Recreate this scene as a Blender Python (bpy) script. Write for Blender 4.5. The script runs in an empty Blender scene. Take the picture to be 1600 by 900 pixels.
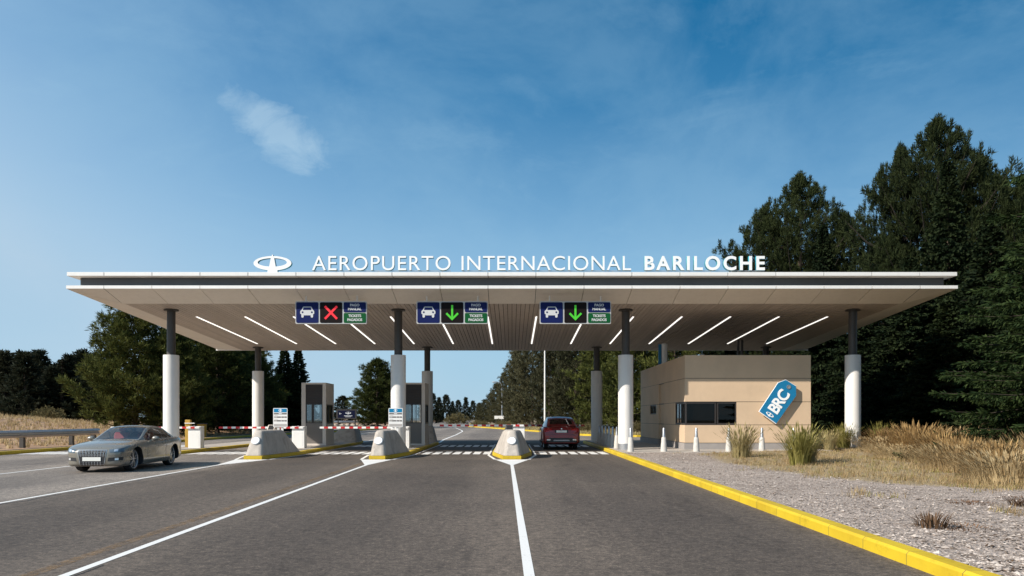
import bpy, bmesh, math, random
from mathutils import Vector, Matrix
from mathutils.bvhtree import BVHTree

S = bpy.context.scene
COL = S.collection
R = math.radians
PI = math.pi

# ------------------------------------------------------------------ helpers
class MB:
    """collects geometry; build() links it as ONE mesh object"""
    def __init__(s): s.v = []; s.f = []; s.m = []
    def add(s, vs, fs, m=0):
        b = len(s.v)
        s.v += [tuple(v) for v in vs]
        for i, f in enumerate(fs):
            s.f.append(tuple(k + b for k in f)); s.m.append(m if isinstance(m, int) else m[i])
    def box(s, x0, x1, y0, y1, z0, z1, m=0):
        s.add([(x0,y0,z0),(x1,y0,z0),(x1,y1,z0),(x0,y1,z0),(x0,y0,z1),(x1,y0,z1),(x1,y1,z1),(x0,y1,z1)],
              [(3,2,1,0),(4,5,6,7),(0,1,5,4),(1,2,6,5),(2,3,7,6),(3,0,4,7)], m)
    def prism(s, poly, z0, z1, m=0, side=None, top=None, bottom=True):
        n = len(poly); side = m if side is None else side; top = m if top is None else top
        vs = [(x,y,z0) for x,y in poly] + [(x,y,z1) for x,y in poly]
        fs = [tuple(range(n,2*n))]; ms = [top]
        if bottom: fs.append(tuple(reversed(range(n)))); ms.append(m)
        for i in range(n):
            j = (i+1) % n; fs.append((i,j,n+j,n+i)); ms.append(side)
        s.add(vs, fs, ms)
    def xz(s, poly, y0, y1, m=0, side=None, back=True):
        """polygon in the XZ plane, CCW as seen from -Y; y0 is its front"""
        n = len(poly); side = m if side is None else side
        vs = [(x,y0,z) for x,z in poly] + [(x,y1,z) for x,z in poly]
        fs = [tuple(range(n))]; ms = [m]
        if back: fs.append(tuple(reversed(range(n,2*n)))); ms.append(side)
        for i in range(n):
            j = (i+1) % n; fs.append((j,i,n+i,n+j)); ms.append(side)
        s.add(vs, fs, ms)
    def yz(s, poly, x0, x1, m=0):
        n = len(poly)
        vs = [(x0,y,z) for y,z in poly] + [(x1,y,z) for y,z in poly]
        fs = [tuple(range(n)), tuple(reversed(range(n,2*n)))]
        for i in range(n):
            j = (i+1) % n; fs.append((j,i,n+i,n+j))
        s.add(vs, fs, m)
    def ring_xz(s, outer, inner, y0, y1, m=0, side=None):
        n = len(outer); side = m if side is None else side
        vs = [(x,y0,z) for x,z in outer]+[(x,y0,z) for x,z in inner]+[(x,y1,z) for x,z in outer]+[(x,y1,z) for x,z in inner]
        fs = []; ms = []
        for i in range(n):
            j = (i+1) % n
            fs += [(i,j,n+j,n+i),(2*n+j,2*n+i,3*n+i,3*n+j),(j,i,2*n+i,2*n+j),(n+i,n+j,3*n+j,3*n+i)]
            ms += [m,side,side,side]
        s.add(vs, fs, ms)
    def cyl(s, cx, cy, z0, z1, r0, r1=None, n=24, m=0, caps=True):
        r1 = r0 if r1 is None else r1
        vs = [(cx+r0*math.cos(2*PI*i/n), cy+r0*math.sin(2*PI*i/n), z0) for i in range(n)]
        vs += [(cx+r1*math.cos(2*PI*i/n), cy+r1*math.sin(2*PI*i/n), z1) for i in range(n)]
        fs = [(i,(i+1)%n,n+(i+1)%n,n+i) for i in range(n)]
        if caps: fs += [tuple(reversed(range(n))), tuple(range(n,2*n))]
        s.add(vs, fs, m)
    def lathe(s, prof, n=24, m=0, M=None):
        vs = []
        for r, z in prof:
            for i in range(n):
                a = 2*PI*i/n; v = Vector((r*math.cos(a), r*math.sin(a), z)); vs.append(M @ v if M else v)
        fs = []
        for k in range(len(prof)-1):
            for i in range(n):
                j = (i+1)%n; fs.append((k*n+i,k*n+j,(k+1)*n+j,(k+1)*n+i))
        s.add(vs, fs, m)
    def tube(s, pts, rads, n=8, m=0, caps=True):
        pts = [Vector(p) for p in pts]; vs = []; fs = []
        if not isinstance(rads, (list,tuple)): rads = [rads]*len(pts)
        for k, p in enumerate(pts):
            d = (pts[min(k+1,len(pts)-1)] - pts[max(k-1,0)]).normalized()
            a = d.cross(Vector((0,0,1)) if abs(d.z) < .9 else Vector((1,0,0))).normalized(); b = a.cross(d)
            for i in range(n):
                t = 2*PI*i/n; vs.append(p + (a*math.cos(t)+b*math.sin(t))*rads[k])
        for k in range(len(pts)-1):
            for i in range(n):
                j = (i+1)%n; fs.append((k*n+i,(k+1)*n+i,(k+1)*n+j,k*n+j))
        if caps: fs += [tuple(range(n)), tuple(reversed(range((len(pts)-1)*n, len(pts)*n)))]
        s.add(vs, fs, m)
    def ball(s, c, r, n=12, k=8, m=0):
        rx, ry, rz = r if isinstance(r,(tuple,list)) else (r,r,r)
        vs = [(c[0],c[1],c[2]-rz)]
        for j in range(1,k):
            a = -PI/2 + PI*j/k
            for i in range(n):
                t = 2*PI*i/n; vs.append((c[0]+rx*math.cos(a)*math.cos(t), c[1]+ry*math.cos(a)*math.sin(t), c[2]+rz*math.sin(a)))
        vs.append((c[0],c[1],c[2]+rz)); fs = []
        for i in range(n):
            fs.append((0,1+(i+1)%n,1+i)); fs.append((len(vs)-1, 1+(k-2)*n+i, 1+(k-2)*n+(i+1)%n))
            for j in range(k-2): fs.append((1+j*n+i,1+j*n+(i+1)%n,1+(j+1)*n+(i+1)%n,1+(j+1)*n+i))
        s.add(vs, fs, m)
    def mesh(s, name, mats, smooth=False, recalc=True, angle=35):
        me = bpy.data.meshes.new(name)
        me.from_pydata(s.v, [], s.f)
        for mt in (mats if isinstance(mats,(list,tuple)) else [mats]): me.materials.append(mt)
        me.polygons.foreach_set('material_index', s.m)
        if recalc:
            bm = bmesh.new(); bm.from_mesh(me); bmesh.ops.recalc_face_normals(bm, faces=bm.faces); bm.to_mesh(me); bm.free()
        if smooth:
            me.polygons.foreach_set('use_smooth', [True]*len(me.polygons))
            me.set_sharp_from_angle(angle=R(angle))
        me.update()
        return me
    def build(s, name, mats, parent=None, smooth=False, bevel=0, recalc=True, loc=None, angle=35):
        return link(name, s.mesh(name, mats, smooth, recalc, angle), parent, bevel, loc)

def link(name, me, parent=None, bevel=0, loc=None):
    o = bpy.data.objects.new(name, me); COL.objects.link(o)
    if parent: o.parent = parent
    if loc: o.location = loc
    if bevel:
        b = o.modifiers.new('bevel','BEVEL'); b.width = bevel; b.segments = 2; b.limit_method = 'ANGLE'; b.angle_limit = R(40)
    return o

def tag(o, label=None, cat=None, group=None, kind=None):
    if label: o['label'] = label
    if cat: o['category'] = cat
    if group: o['group'] = group
    if kind: o['kind'] = kind
    return o
def thing(name, label, cat, loc=(0,0,0), rz=0, group=None):
    o = bpy.data.objects.new(name, None); COL.objects.link(o)
    o.empty_display_size = .2; o.location = loc; o.rotation_euler = (0,0,rz)
    return tag(o, label, cat, group)
def struct(name, mb, mat, smooth=False, recalc=True):
    return tag(mb.build(name, mat, smooth=smooth, recalc=recalc), kind='structure')
def copy_tree(o, parent=None):
    c = o.copy(); COL.objects.link(c)
    if parent: c.parent = parent
    for ch in o.children: copy_tree(ch, c)
    return c
ORD = ['first','second','third','fourth','fifth','sixth','seventh','eighth','ninth','tenth','eleventh','twelfth','thirteenth',
       'fourteenth','fifteenth','sixteenth','seventeenth','eighteenth','nineteenth','twentieth']

# ------------------------------------------------------------------ materials
def nodes(name):
    m = bpy.data.materials.new(name); m.use_nodes = True
    nt = m.node_tree; return m, nt, nt.nodes['Principled BSDF']
def N(nt, t, **k):
    n = nt.nodes.new(t)
    for a, b in k.items(): setattr(n, a, b)
    return n
def noise(nt, scale, detail=4, rough=.55, coord='Object', stretch=None):
    tc = N(nt,'ShaderNodeTexCoord'); n = N(nt,'ShaderNodeTexNoise')
    n.inputs['Scale'].default_value = scale; n.inputs['Detail'].default_value = detail; n.inputs['Roughness'].default_value = rough
    if coord == 'Position':
        g = N(nt,'ShaderNodeNewGeometry'); src = g.outputs['Position']
    else: src = tc.outputs[coord]
    if stretch:
        mp = N(nt,'ShaderNodeMapping'); mp.inputs['Scale'].default_value = stretch
        nt.links.new(src, mp.inputs['Vector']); src = mp.outputs['Vector']
    nt.links.new(src, n.inputs['Vector'])
    return n
def ramp(nt, fac, stops):
    r = N(nt,'ShaderNodeValToRGB'); e = r.color_ramp.elements
    while len(e) < len(stops): e.new(.5)
    for el, (p, c) in zip(e, stops):
        el.position = p; el.color = (*c,1) if len(c) == 3 else c
    nt.links.new(fac, r.inputs['Fac']); return r
def mix(nt, fac, a, b, mode='MIX'):
    n = N(nt,'ShaderNodeMix', data_type='RGBA', blend_type=mode)
    for sock, val in ((n.inputs[0],fac),(n.inputs[6],a),(n.inputs[7],b)):
        if isinstance(val,(int,float)): sock.default_value = val
        elif isinstance(val,tuple): sock.default_value = (*val,1) if len(val)==3 else val
        else: nt.links.new(val, sock)
    return n.outputs[2]
def math_(nt, op, a, b=None, c=None):
    n = N(nt,'ShaderNodeMath', operation=op)
    for i, v in enumerate((a,b,c)):
        if v is None: continue
        if isinstance(v,(int,float)): n.inputs[i].default_value = v
        else: nt.links.new(v, n.inputs[i])
    return n.outputs[0]
def bump(nt, p, h, strength, dist=.01):
    b = N(nt,'ShaderNodeBump'); b.inputs['Strength'].default_value = strength; b.inputs['Distance'].default_value = dist
    nt.links.new(h, b.inputs['Height']); nt.links.new(b.outputs['Normal'], p.inputs['Normal'])
def mul(c, k): return tuple(min(1,x*k) for x in c)
def pbr(name, col, rough=.6, metal=0, var=.1, scale=2.5, bmp=0, bscale=60, coat=0, stretch=None, coord='Object', spec=.5):
    m, nt, p = nodes(name)
    p.inputs['Roughness'].default_value = rough; p.inputs['Metallic'].default_value = metal
    p.inputs['Specular IOR Level'].default_value = spec
    if coat: p.inputs['Coat Weight'].default_value = coat; p.inputs['Coat Roughness'].default_value = .08
    n = noise(nt, scale, 6, .6, coord, stretch)
    r = ramp(nt, n.outputs['Fac'], [(.3,mul(col,1-var)),(.7,mul(col,1+var))])
    nt.links.new(r.outputs['Color'], p.inputs['Base Color'])
    if bmp:
        b = noise(nt, bscale, 3, .6, coord); bump(nt, p, b.outputs['Fac'], bmp)
    return m
def emit(name, col, strength):
    m, nt, p = nodes(name)
    p.inputs['Base Color'].default_value = (*col,1); p.inputs['Emission Color'].default_value = (*col,1)
    p.inputs['Emission Strength'].default_value = strength
    return m
def glassy(name, tint, refl=.12, rough=.02):
    m, nt, p = nodes(name)
    out = nt.nodes['Material Output']
    t = N(nt,'ShaderNodeBsdfTransparent'); t.inputs['Color'].default_value = (*tint,1)
    g = N(nt,'ShaderNodeBsdfGlossy'); g.inputs['Roughness'].default_value = rough; g.inputs['Color'].default_value = (.9,.93,.95,1)
    lw = N(nt,'ShaderNodeFresnel'); lw.inputs['IOR'].default_value = 1.5
    f = math_(nt,'ADD', lw.outputs[0], refl)
    mx = N(nt,'ShaderNodeMixShader'); nt.links.new(f, mx.inputs[0]); nt.links.new(t.outputs[0], mx.inputs[1]); nt.links.new(g.outputs[0], mx.inputs[2])
    nt.links.new(mx.outputs[0], out.inputs['Surface'])
    return m

M = {}
M['white'] = pbr('white_paint', (.80,.78,.75), .5, var=.035, scale=1.2)
M['column_white'] = pbr('column_white_paint', (.74,.71,.675), .55, var=.04, scale=1.5, bmp=.05, bscale=30)
M['panel'] = pbr('fascia_panel', (.82,.80,.77), .5, var=.02, scale=.6)
M['band'] = pbr('soffit_panel', (.80,.73,.655), .6, var=.035, scale=.5)
M['slat'] = pbr('ceiling_slats', (.52,.44,.385), .6, var=.06, scale=1.2, stretch=(6,.3,1))
def panel_var(m, amt):
    nt = m.node_tree; p = nt.nodes['Principled BSDF']; src = p.inputs['Base Color'].links[0].from_socket
    g = N(nt,'ShaderNodeNewGeometry'); r = ramp(nt, g.outputs['Random Per Island'], [(0,(1-amt,)*3),(1,(1,)*3)])
    st = noise(nt, 1.0, 6, .7, 'Position', (5,5,.35)); rs = ramp(nt, st.outputs['Fac'], [(.3,(1-amt*1.1,1-amt*1.2,1-amt*1.3)),(.55,(1,1,1))])
    c = mix(nt, 1, src, r.outputs['Color'], 'MULTIPLY'); c = mix(nt, .8, c, rs.outputs['Color'], 'MULTIPLY'); nt.links.new(c, p.inputs['Base Color'])
panel_var(M['panel'], .05); panel_var(M['band'], .07); panel_var(M['slat'], .16); panel_var(M['column_white'], .06)
M['gap'] = pbr('dark_gap', (.03,.028,.027), .8)
M['recess'] = pbr('recess_metal', (.075,.08,.085), .45, metal=.1, var=.1, scale=.4)
M['steel_dark'] = pbr('dark_steel', (.055,.048,.043), .5, var=.12, scale=3)
M['steel'] = pbr('galvanised_steel', (.42,.43,.45), .38, metal=.7, var=.12, scale=8)
M['alu'] = pbr('grey_metal', (.36,.36,.37), .45, metal=.3, var=.06)
M['concrete'] = pbr('concrete', (.43,.38,.33), .85, var=.16, scale=2.2, bmp=.25, bscale=25)
M['bollard_conc'] = pbr('bollard_concrete', (.52,.49,.45), .8, var=.1, scale=6, bmp=.15, bscale=40)
M['booth_wall'] = pbr('booth_paint', (.62,.55,.485), .6, var=.035, scale=1)
M['booth_door'] = pbr('booth_door_panel', (.17,.15,.135), .55, var=.06)
M['louvre'] = pbr('louvre_metal', (.04,.032,.029), .5, var=.1)
M['black'] = pbr('black_plastic', (.02,.02,.022), .5, var=.05)
M['frame_dark'] = pbr('dark_frame', (.035,.03,.028), .45, var=.05)
M['glass'] = glassy('booth_glass', (.80,.82,.82), .10)
M['glass_dark'] = glassy('tinted_glass', (.52,.46,.38), -.02)
M['blind'] = pbr('brown_blind', (.17,.125,.08), .8, var=.06)
M['tan_wall'] = pbr('tan_render', (.60,.44,.295), .75, var=.07, scale=.8, bmp=.08, bscale=18)
M['plinth'] = pbr('grey_plinth', (.30,.275,.26), .85, var=.08)
M['tag_blue'] = pbr('tag_blue', (.012,.18,.36), .4, var=.03)
M['sign_blue'] = pbr('sign_header_blue', (.008,.19,.38), .65, var=.03, spec=.1)
M['teal'] = pbr('letter_side_teal', (.03,.30,.36), .5, var=.04)
M['letter'] = pbr('letter_face_white', (.88,.88,.87), .45, var=.01)
M['navy'] = pbr('sign_navy', (.006,.013,.085), .6, var=.04, spec=.15)
M['navy_dark'] = pbr('billboard_navy', (.006,.008,.028), .7, var=.05, spec=.1)
M['sign_black'] = pbr('sign_black', (.009,.006,.006), .6, var=.05, spec=.12)
M['sign_green'] = pbr('sign_green', (.004,.085,.024), .6, var=.04, spec=.15)
M['sign_grey'] = pbr('sign_light_grey', (.50,.49,.48), .5, var=.03)
M['sign_text'] = pbr('sign_text_grey', (.60,.60,.60), .5, var=.02)
M['dark_text'] = pbr('dark_print', (.09,.075,.07), .6, var=.05)
M['mid_text'] = pbr('grey_print', (.42,.39,.37), .6, var=.05)
M['red_led'] = emit('red_signal_lamp', (.70,.018,.03), .35)
M['green_led'] = emit('green_signal_lamp', (.05,.42,.02), .30)
M['lamp'] = emit('ceiling_lamp', (1,.97,.92), 1.0)
M['red_stripe'] = pbr('red_stripe', (.50,.018,.02), .5, var=.04)
M['reflector'] = pbr('white_reflector', (.86,.86,.85), .35, var=.01)
M['marking'] = None
M['bough'] = pbr('dark_bough_bark', (.030,.022,.015), .95, var=.2)
M['bark'] = pbr('bark', (.075,.05,.035), .9, var=.3, scale=6, bmp=.4, bscale=14)
M['ochre'] = pbr('ochre_paint', (.42,.25,.03), .6, var=.1)

def yellow_mat():
    m, nt, p = nodes('yellow_kerb_paint'); p.inputs['Roughness'].default_value = .62
    n = noise(nt, .9, 8, .65, 'Position'); n2 = noise(nt, 14, 6, .7, 'Position')
    r = ramp(nt, n.outputs['Fac'], [(.3,(.50,.33,.012)),(.7,(.66,.47,.018))])
    r2 = ramp(nt, n2.outputs['Fac'], [(.66,(0,0,0)),(.80,(1,1,1))])
    c = mix(nt, math_(nt,'MULTIPLY', r2.outputs['Color'], .45), r.outputs['Color'], (.30,.24,.13))
    g = N(nt,'ShaderNodeNewGeometry'); sx = N(nt,'ShaderNodeSeparateXYZ'); nt.links.new(g.outputs['Position'], sx.inputs[0])
    fr = math_(nt,'FRACT', math_(nt,'MULTIPLY', sx.outputs['Y'], 1.0)); jt = math_(nt,'LESS_THAN', fr, .014)
    blk = N(nt,'ShaderNodeTexWhiteNoise', noise_dimensions='1D'); nt.links.new(math_(nt,'FLOOR', sx.outputs['Y']), blk.inputs['W'])
    rb = ramp(nt, blk.outputs['Value'], [(0,(.90,.89,.88)),(1,(1.04,1.04,1.03))]); c = mix(nt, 1, c, rb.outputs['Color'], 'MULTIPLY')
    n3 = noise(nt, 3.3, 9, .8, 'Position'); r4 = ramp(nt, n3.outputs['Fac'], [(.30,(.58,.56,.54)),(.46,(1,1,1))]); c = mix(nt, .8, c, r4.outputs['Color'], 'MULTIPLY')
    n4 = noise(nt, 30, 6, .8, 'Position'); r5 = ramp(nt, n4.outputs['Fac'], [(.66,(0,0,0)),(.74,(1,1,1))])
    c = mix(nt, math_(nt,'MULTIPLY', r5.outputs['Color'], .6), c, (.36,.33,.29))
    c = mix(nt, math_(nt,'MULTIPLY', jt, .75), c, (.13,.10,.03))
    nt.links.new(c, p.inputs['Base Color']); bump(nt, p, n2.outputs['Fac'], .25)
    return m
M['yellow'] = yellow_mat()
def stain(m, sc, amt, col):
    nt = m.node_tree; p = nt.nodes['Principled BSDF']; src = p.inputs['Base Color'].links[0].from_socket
    n = noise(nt, sc, 9, .75, 'Position', (1,1,.45)); r = ramp(nt, n.outputs['Fac'], [(.50,(0,0,0)),(.66,(amt,)*3)])
    n2 = noise(nt, 18, 8, .8, 'Position'); r2 = ramp(nt, n2.outputs['Fac'], [(.58,(0,0,0)),(.70,(amt*.9,)*3)])
    c = mix(nt, r.outputs['Color'], src, col); c = mix(nt, r2.outputs['Color'], c, mul(col,.7)); nt.links.new(c, p.inputs['Base Color'])
stain(M['concrete'], 2.6, .60, (.17,.145,.125)); stain(M['bollard_conc'], 5, .35, (.22,.20,.175)); stain(M['tan_wall'], .9, .16, (.36,.27,.19)); stain(M['booth_wall'], 1.5, .15, (.38,.34,.30))
def marking_mat():
    m, nt, p = nodes('road_paint'); p.inputs['Roughness'].default_value = .7
    n = noise(nt, 22, 8, .75, 'Position'); n2 = noise(nt, 1.1, 4, .6, 'Position')
    f = math_(nt,'ADD', n.outputs['Fac'], math_(nt,'MULTIPLY', n2.outputs['Fac'], .35))
    r = ramp(nt, f, [(.76,(.74,.72,.69)),(.86,(.40,.38,.355)),(.92,(.20,.18,.165))])
    nt.links.new(r.outputs['Color'], p.inputs['Base Color']); return m
M['marking'] = marking_mat()
M['orange_paint'] = pbr('worn_orange_paint', (.27,.165,.080), .8, var=.45, scale=7, coord='Position')
_m = M['orange_paint']; _n = noise(_m.node_tree, 9, 8, .8, 'Position'); _r = ramp(_m.node_tree, _n.outputs['Fac'], [(.42,(.0,)*3),(.62,(.75,)*3)])
_m.node_tree.links.new(_r.outputs['Color'], _m.node_tree.nodes['Principled BSDF'].inputs['Alpha'])
M['crack'] = pbr('tar_seam', (.028,.026,.025), .7, var=.2)

def asphalt():
    m, nt, p = nodes('asphalt'); p.inputs['Roughness'].default_value = .82; p.inputs['Specular IOR Level'].default_value = .3
    g = N(nt,'ShaderNodeNewGeometry'); sx = N(nt,'ShaderNodeSeparateXYZ'); nt.links.new(g.outputs['Position'], sx.inputs[0])
    fine = noise(nt, 55, 3, .8, 'Position'); mid = noise(nt, 7, 6, .7, 'Position')
    streak = noise(nt, 1.0, 5, .6, 'Position', (1.6,.09,1)); big = noise(nt, .16, 5, .6, 'Position')
    # the left lanes are older, paler asphalt
    old = N(nt,'ShaderNodeMapRange'); old.interpolation_type = 'SMOOTHSTEP'
    old.inputs['From Min'].default_value = -9.2; old.inputs['From Max'].default_value = -10.1
    nt.links.new(sx.outputs['X'], old.inputs['Value'])
    far = N(nt,'ShaderNodeMapRange'); far.inputs['From Min'].default_value = 45; far.inputs['From Max'].default_value = 56
    nt.links.new(sx.outputs['Y'], far.inputs['Value'])
    k = math_(nt,'MAXIMUM', old.outputs[0], far.outputs[0])
    base = mix(nt, k, (.116,.093,.076), (.222,.190,.164))
    # wheel tracks: darker oil strip in the middle of every lane
    wave = math_(nt,'ABSOLUTE', math_(nt,'SINE', math_(nt,'MULTIPLY', math_(nt,'ADD', sx.outputs['X'], .0), PI/5.0)))
    tr = ramp(nt, math_(nt,'ADD', math_(nt,'MULTIPLY', wave, .45), math_(nt,'MULTIPLY', streak.outputs['Fac'], .7)), [(.25,(1.20,1.19,1.18)),(.50,(1.0,1.0,1.0)),(.78,(.70,.70,.71))])
    c = mix(nt, .85, base, tr.outputs['Color'], 'MULTIPLY')
    r1 = ramp(nt, big.outputs['Fac'], [(.34,(.80,.80,.81)),(.66,(1.18,1.17,1.15))])
    c = mix(nt, 1.0, c, r1.outputs['Color'], 'MULTIPLY')
    r2 = ramp(nt, mid.outputs['Fac'], [(.36,(.66,.66,.67)),(.5,(1,1,1)),(.64,(1.32,1.31,1.29))])
    c = mix(nt, .85, c, r2.outputs['Color'], 'MULTIPLY')
    grit = noise(nt, 19, 5, .85, 'Position')
    rg = ramp(nt, grit.outputs['Fac'], [(.38,(.42,.42,.43)),(.46,(.88,.88,.88)),(.54,(1.06,1.06,1.05)),(.62,(2.0,1.95,1.88))])
    c = mix(nt, .75, c, rg.outputs['Color'], 'MULTIPLY')
    patch = noise(nt, .75, 8, .75, 'Position', (1,.35,1))
    rp = ramp(nt, patch.outputs['Fac'], [(.34,(.66,.66,.67)),(.46,(1,1,1)),(.60,(1,1,1)),(.72,(1.22,1.20,1.17))])
    c = mix(nt, .9, c, rp.outputs['Color'], 'MULTIPLY')
    spot = noise(nt, 2.6, 5, .7, 'Position'); rs_ = ramp(nt, spot.outputs['Fac'], [(.62,(1,1,1)),(.70,(.62,.62,.63))])
    c = mix(nt, .8, c, rs_.outputs['Color'], 'MULTIPLY')
    r3 = ramp(nt, fine.outputs['Fac'], [(.30,(.50,.50,.50)),(.5,(.98,.98,.98)),(.66,(1.7,1.68,1.62))])
    c = mix(nt, .8, c, r3.outputs['Color'], 'MULTIPLY')
    nt.links.new(c, p.inputs['Base Color']); bump(nt, p, fine.outputs['Fac'], .5, .006)
    return m
M['asphalt'] = asphalt()

def ground_mix(name, stone, soil, attr='soil'):
    """gravel where the attribute is 0, dry soil where it is 1"""
    m, nt, p = nodes(name); p.inputs['Roughness'].default_value = .95; p.inputs['Specular IOR Level'].default_value = .2
    v = N(nt,'ShaderNodeTexVoronoi'); v.inputs['Scale'].default_value = 26
    g = N(nt,'ShaderNodeNewGeometry'); nt.links.new(g.outputs['Position'], v.inputs['Vector'])
    sp = N(nt,'ShaderNodeSeparateColor'); nt.links.new(v.outputs['Color'], sp.inputs[0])
    r = ramp(nt, sp.outputs[0], [(0,mul(stone,.55)),(.5,stone),(1,mul(stone,1.5))])
    v2 = N(nt,'ShaderNodeTexVoronoi'); v2.inputs['Scale'].default_value = 9; nt.links.new(g.outputs['Position'], v2.inputs['Vector'])
    big = noise(nt, .55, 7, .65, 'Position')
    r2 = ramp(nt, big.outputs['Fac'], [(.3,(.82,.80,.79)),(.7,(1.14,1.13,1.13))])
    c = mix(nt, 1, r.outputs['Color'], r2.outputs['Color'], 'MULTIPLY')
    n3 = noise(nt, 5, 8, .7, 'Position')
    so = ramp(nt, n3.outputs['Fac'], [(.3,mul(soil,.7)),(.7,mul(soil,1.25))])
    at = N(nt,'ShaderNodeAttribute', attribute_name=attr)
    f = math_(nt,'ADD', at.outputs['Fac'], math_(nt,'MULTIPLY', math_(nt,'SUBTRACT', n3.outputs['Fac'], .5), 1.1))
    fr = ramp(nt, f, [(.4,(0,0,0)),(.62,(1,1,1))])
    c = mix(nt, fr.outputs['Color'], c, so.outputs['Color'])
    nt.links.new(c, p.inputs['Base Color']); bump(nt, p, v.outputs['Distance'], .9, .03)
    return m
M['gravel'] = ground_mix('gravel_ground', (.365,.30,.255), (.33,.25,.15))
M['field'] = pbr('dry_field_soil', (.33,.20,.115), .95, var=.35, scale=1.2, coord='Position', bmp=.5, bscale=4)
M['verge'] = pbr('dry_verge_soil', (.27,.20,.115), .95, var=.35, scale=.8, coord='Position', bmp=.5, bscale=5)
M['farland'] = pbr('far_land', (.12,.10,.055), .95, var=.3, scale=.02, coord='Position')
M['rock'] = pbr('tan_rock', (.36,.29,.23), .9, var=.25, scale=4)
M['stone'] = None

def leaf_mat(name, c0, c1, sc=.9, trans=.25):
    m, nt, p = nodes(name); p.inputs['Roughness'].default_value = .75; p.inputs['Specular IOR Level'].default_value = .10
    n = noise(nt, sc, 3, .6, 'Object')
    g = N(nt,'ShaderNodeNewGeometry'); oi = N(nt,'ShaderNodeObjectInfo')
    f = math_(nt,'ADD', math_(nt,'MULTIPLY', n.outputs['Fac'], .9), math_(nt,'MULTIPLY', math_(nt,'SUBTRACT', g.outputs['Random Per Island'], .5), .5))
    f = math_(nt,'ADD', f, math_(nt,'MULTIPLY', math_(nt,'SUBTRACT', oi.outputs['Random'], .5), .35))
    r = ramp(nt, f, [(.2,c0),(.8,c1)])
    nt.links.new(r.outputs['Color'], p.inputs['Base Color'])
    if trans:
        out = nt.nodes['Material Output']; t = N(nt,'ShaderNodeBsdfTranslucent'); nt.links.new(r.outputs['Color'], t.inputs['Color'])
        mx = N(nt,'ShaderNodeMixShader'); mx.inputs[0].default_value = trans
        nt.links.new(p.outputs[0], mx.inputs[1]); nt.links.new(t.outputs[0], mx.inputs[2]); nt.links.new(mx.outputs[0], out.inputs['Surface'])
    return m
M['pine'] = leaf_mat('pine_needles', (.026,.036,.010), (.130,.138,.036))
M['pine_grey'] = leaf_mat('grey_pine_needles', (.040,.042,.022), (.115,.105,.055))
M['pine_dark'] = leaf_mat('dark_pine_needles', (.010,.017,.007), (.058,.072,.024), .6)
M['spruce'] = leaf_mat('spruce_needles', (.008,.016,.007), (.036,.048,.017))
M['spruce_near'] = leaf_mat('near_spruce_needles', (.014,.028,.009), (.060,.085,.026), 1.4)
M['far'] = leaf_mat('far_conifer_needles', (.016,.022,.013), (.042,.044,.026))
M['drygrass'] = leaf_mat('dry_grass_blades', (.30,.20,.095), (.60,.47,.27), 1.3, .3)
M['goldgrass'] = leaf_mat('golden_brown_shrub', (.15,.085,.035), (.46,.30,.13), 2.0, .25)
M['palegrass'] = leaf_mat('pale_grass_blades', (.30,.24,.11), (.50,.42,.22), 1.0, .3)
M['greengrass'] = leaf_mat('green_tussock_blades', (.19,.17,.045), (.42,.37,.13), 1.3, .3)
M['brownweed'] = leaf_mat('brown_weed', (.075,.045,.028), (.17,.10,.055), 3, .1)
M['redweed'] = leaf_mat('red_ground_weed', (.10,.055,.035), (.22,.13,.075), 3, .1)
M['shrub'] = leaf_mat('olive_shrub', (.10,.085,.04), (.22,.18,.085), 2)
M['stone'] = leaf_mat('loose_stones', (.14,.11,.09), (.55,.475,.42), 3, 0)
# ------------------------------------------------------------------ camera, sun, sky
from mathutils import noise as mnoise
F = 1150.0                                   # focal length in pixels of the 1600 px wide photograph
cam = bpy.data.cameras.new('camera'); camo = bpy.data.objects.new('camera', cam); COL.objects.link(camo)
cam.sensor_width = 36; cam.lens = 36*F/1600; cam.shift_y = 203/1600; cam.clip_end = 9000; cam.clip_start = .1
camo.location = (0,0,1.6); camo.rotation_euler = (R(90),0,0)
S.camera = camo
sun_dir = Vector((-1.75,-1.0,1.36)).normalized()          # towards the sun
elev = math.asin(sun_dir.z); azim = math.atan2(sun_dir.x, sun_dir.y)
sl = bpy.data.lights.new('sun','SUN'); sl.energy = 5.0; sl.angle = R(.5); sl.color = (1,.93,.83)
so = bpy.data.objects.new('sun', sl); COL.objects.link(so)
so.rotation_euler = sun_dir.to_track_quat('Z','Y').to_euler(); so.location = (-30,-20,30)
w = bpy.data.worlds.new('World'); S.world = w; w.use_nodes = True
nt = w.node_tree; bg = nt.nodes['Background']
sky = N(nt,'ShaderNodeTexSky', sky_type='NISHITA'); sky.sun_disc = False
sky.sun_elevation = elev; sky.sun_rotation = azim % (2*PI); sky.altitude = 800
sky.air_density = 1.0; sky.dust_density = .5; sky.ozone_density = 1.0
tc = N(nt,'ShaderNodeTexCoord'); sp = N(nt,'ShaderNodeSeparateXYZ'); nt.links.new(tc.outputs['Generated'], sp.inputs[0])
zz = math_(nt,'ADD', math_(nt,'MAXIMUM', sp.outputs['Z'], 0.0), .22)
cb = N(nt,'ShaderNodeCombineXYZ')
nt.links.new(math_(nt,'DIVIDE', sp.outputs['X'], zz), cb.inputs[0]); nt.links.new(math_(nt,'DIVIDE', sp.outputs['Y'], zz), cb.inputs[1])
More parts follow.
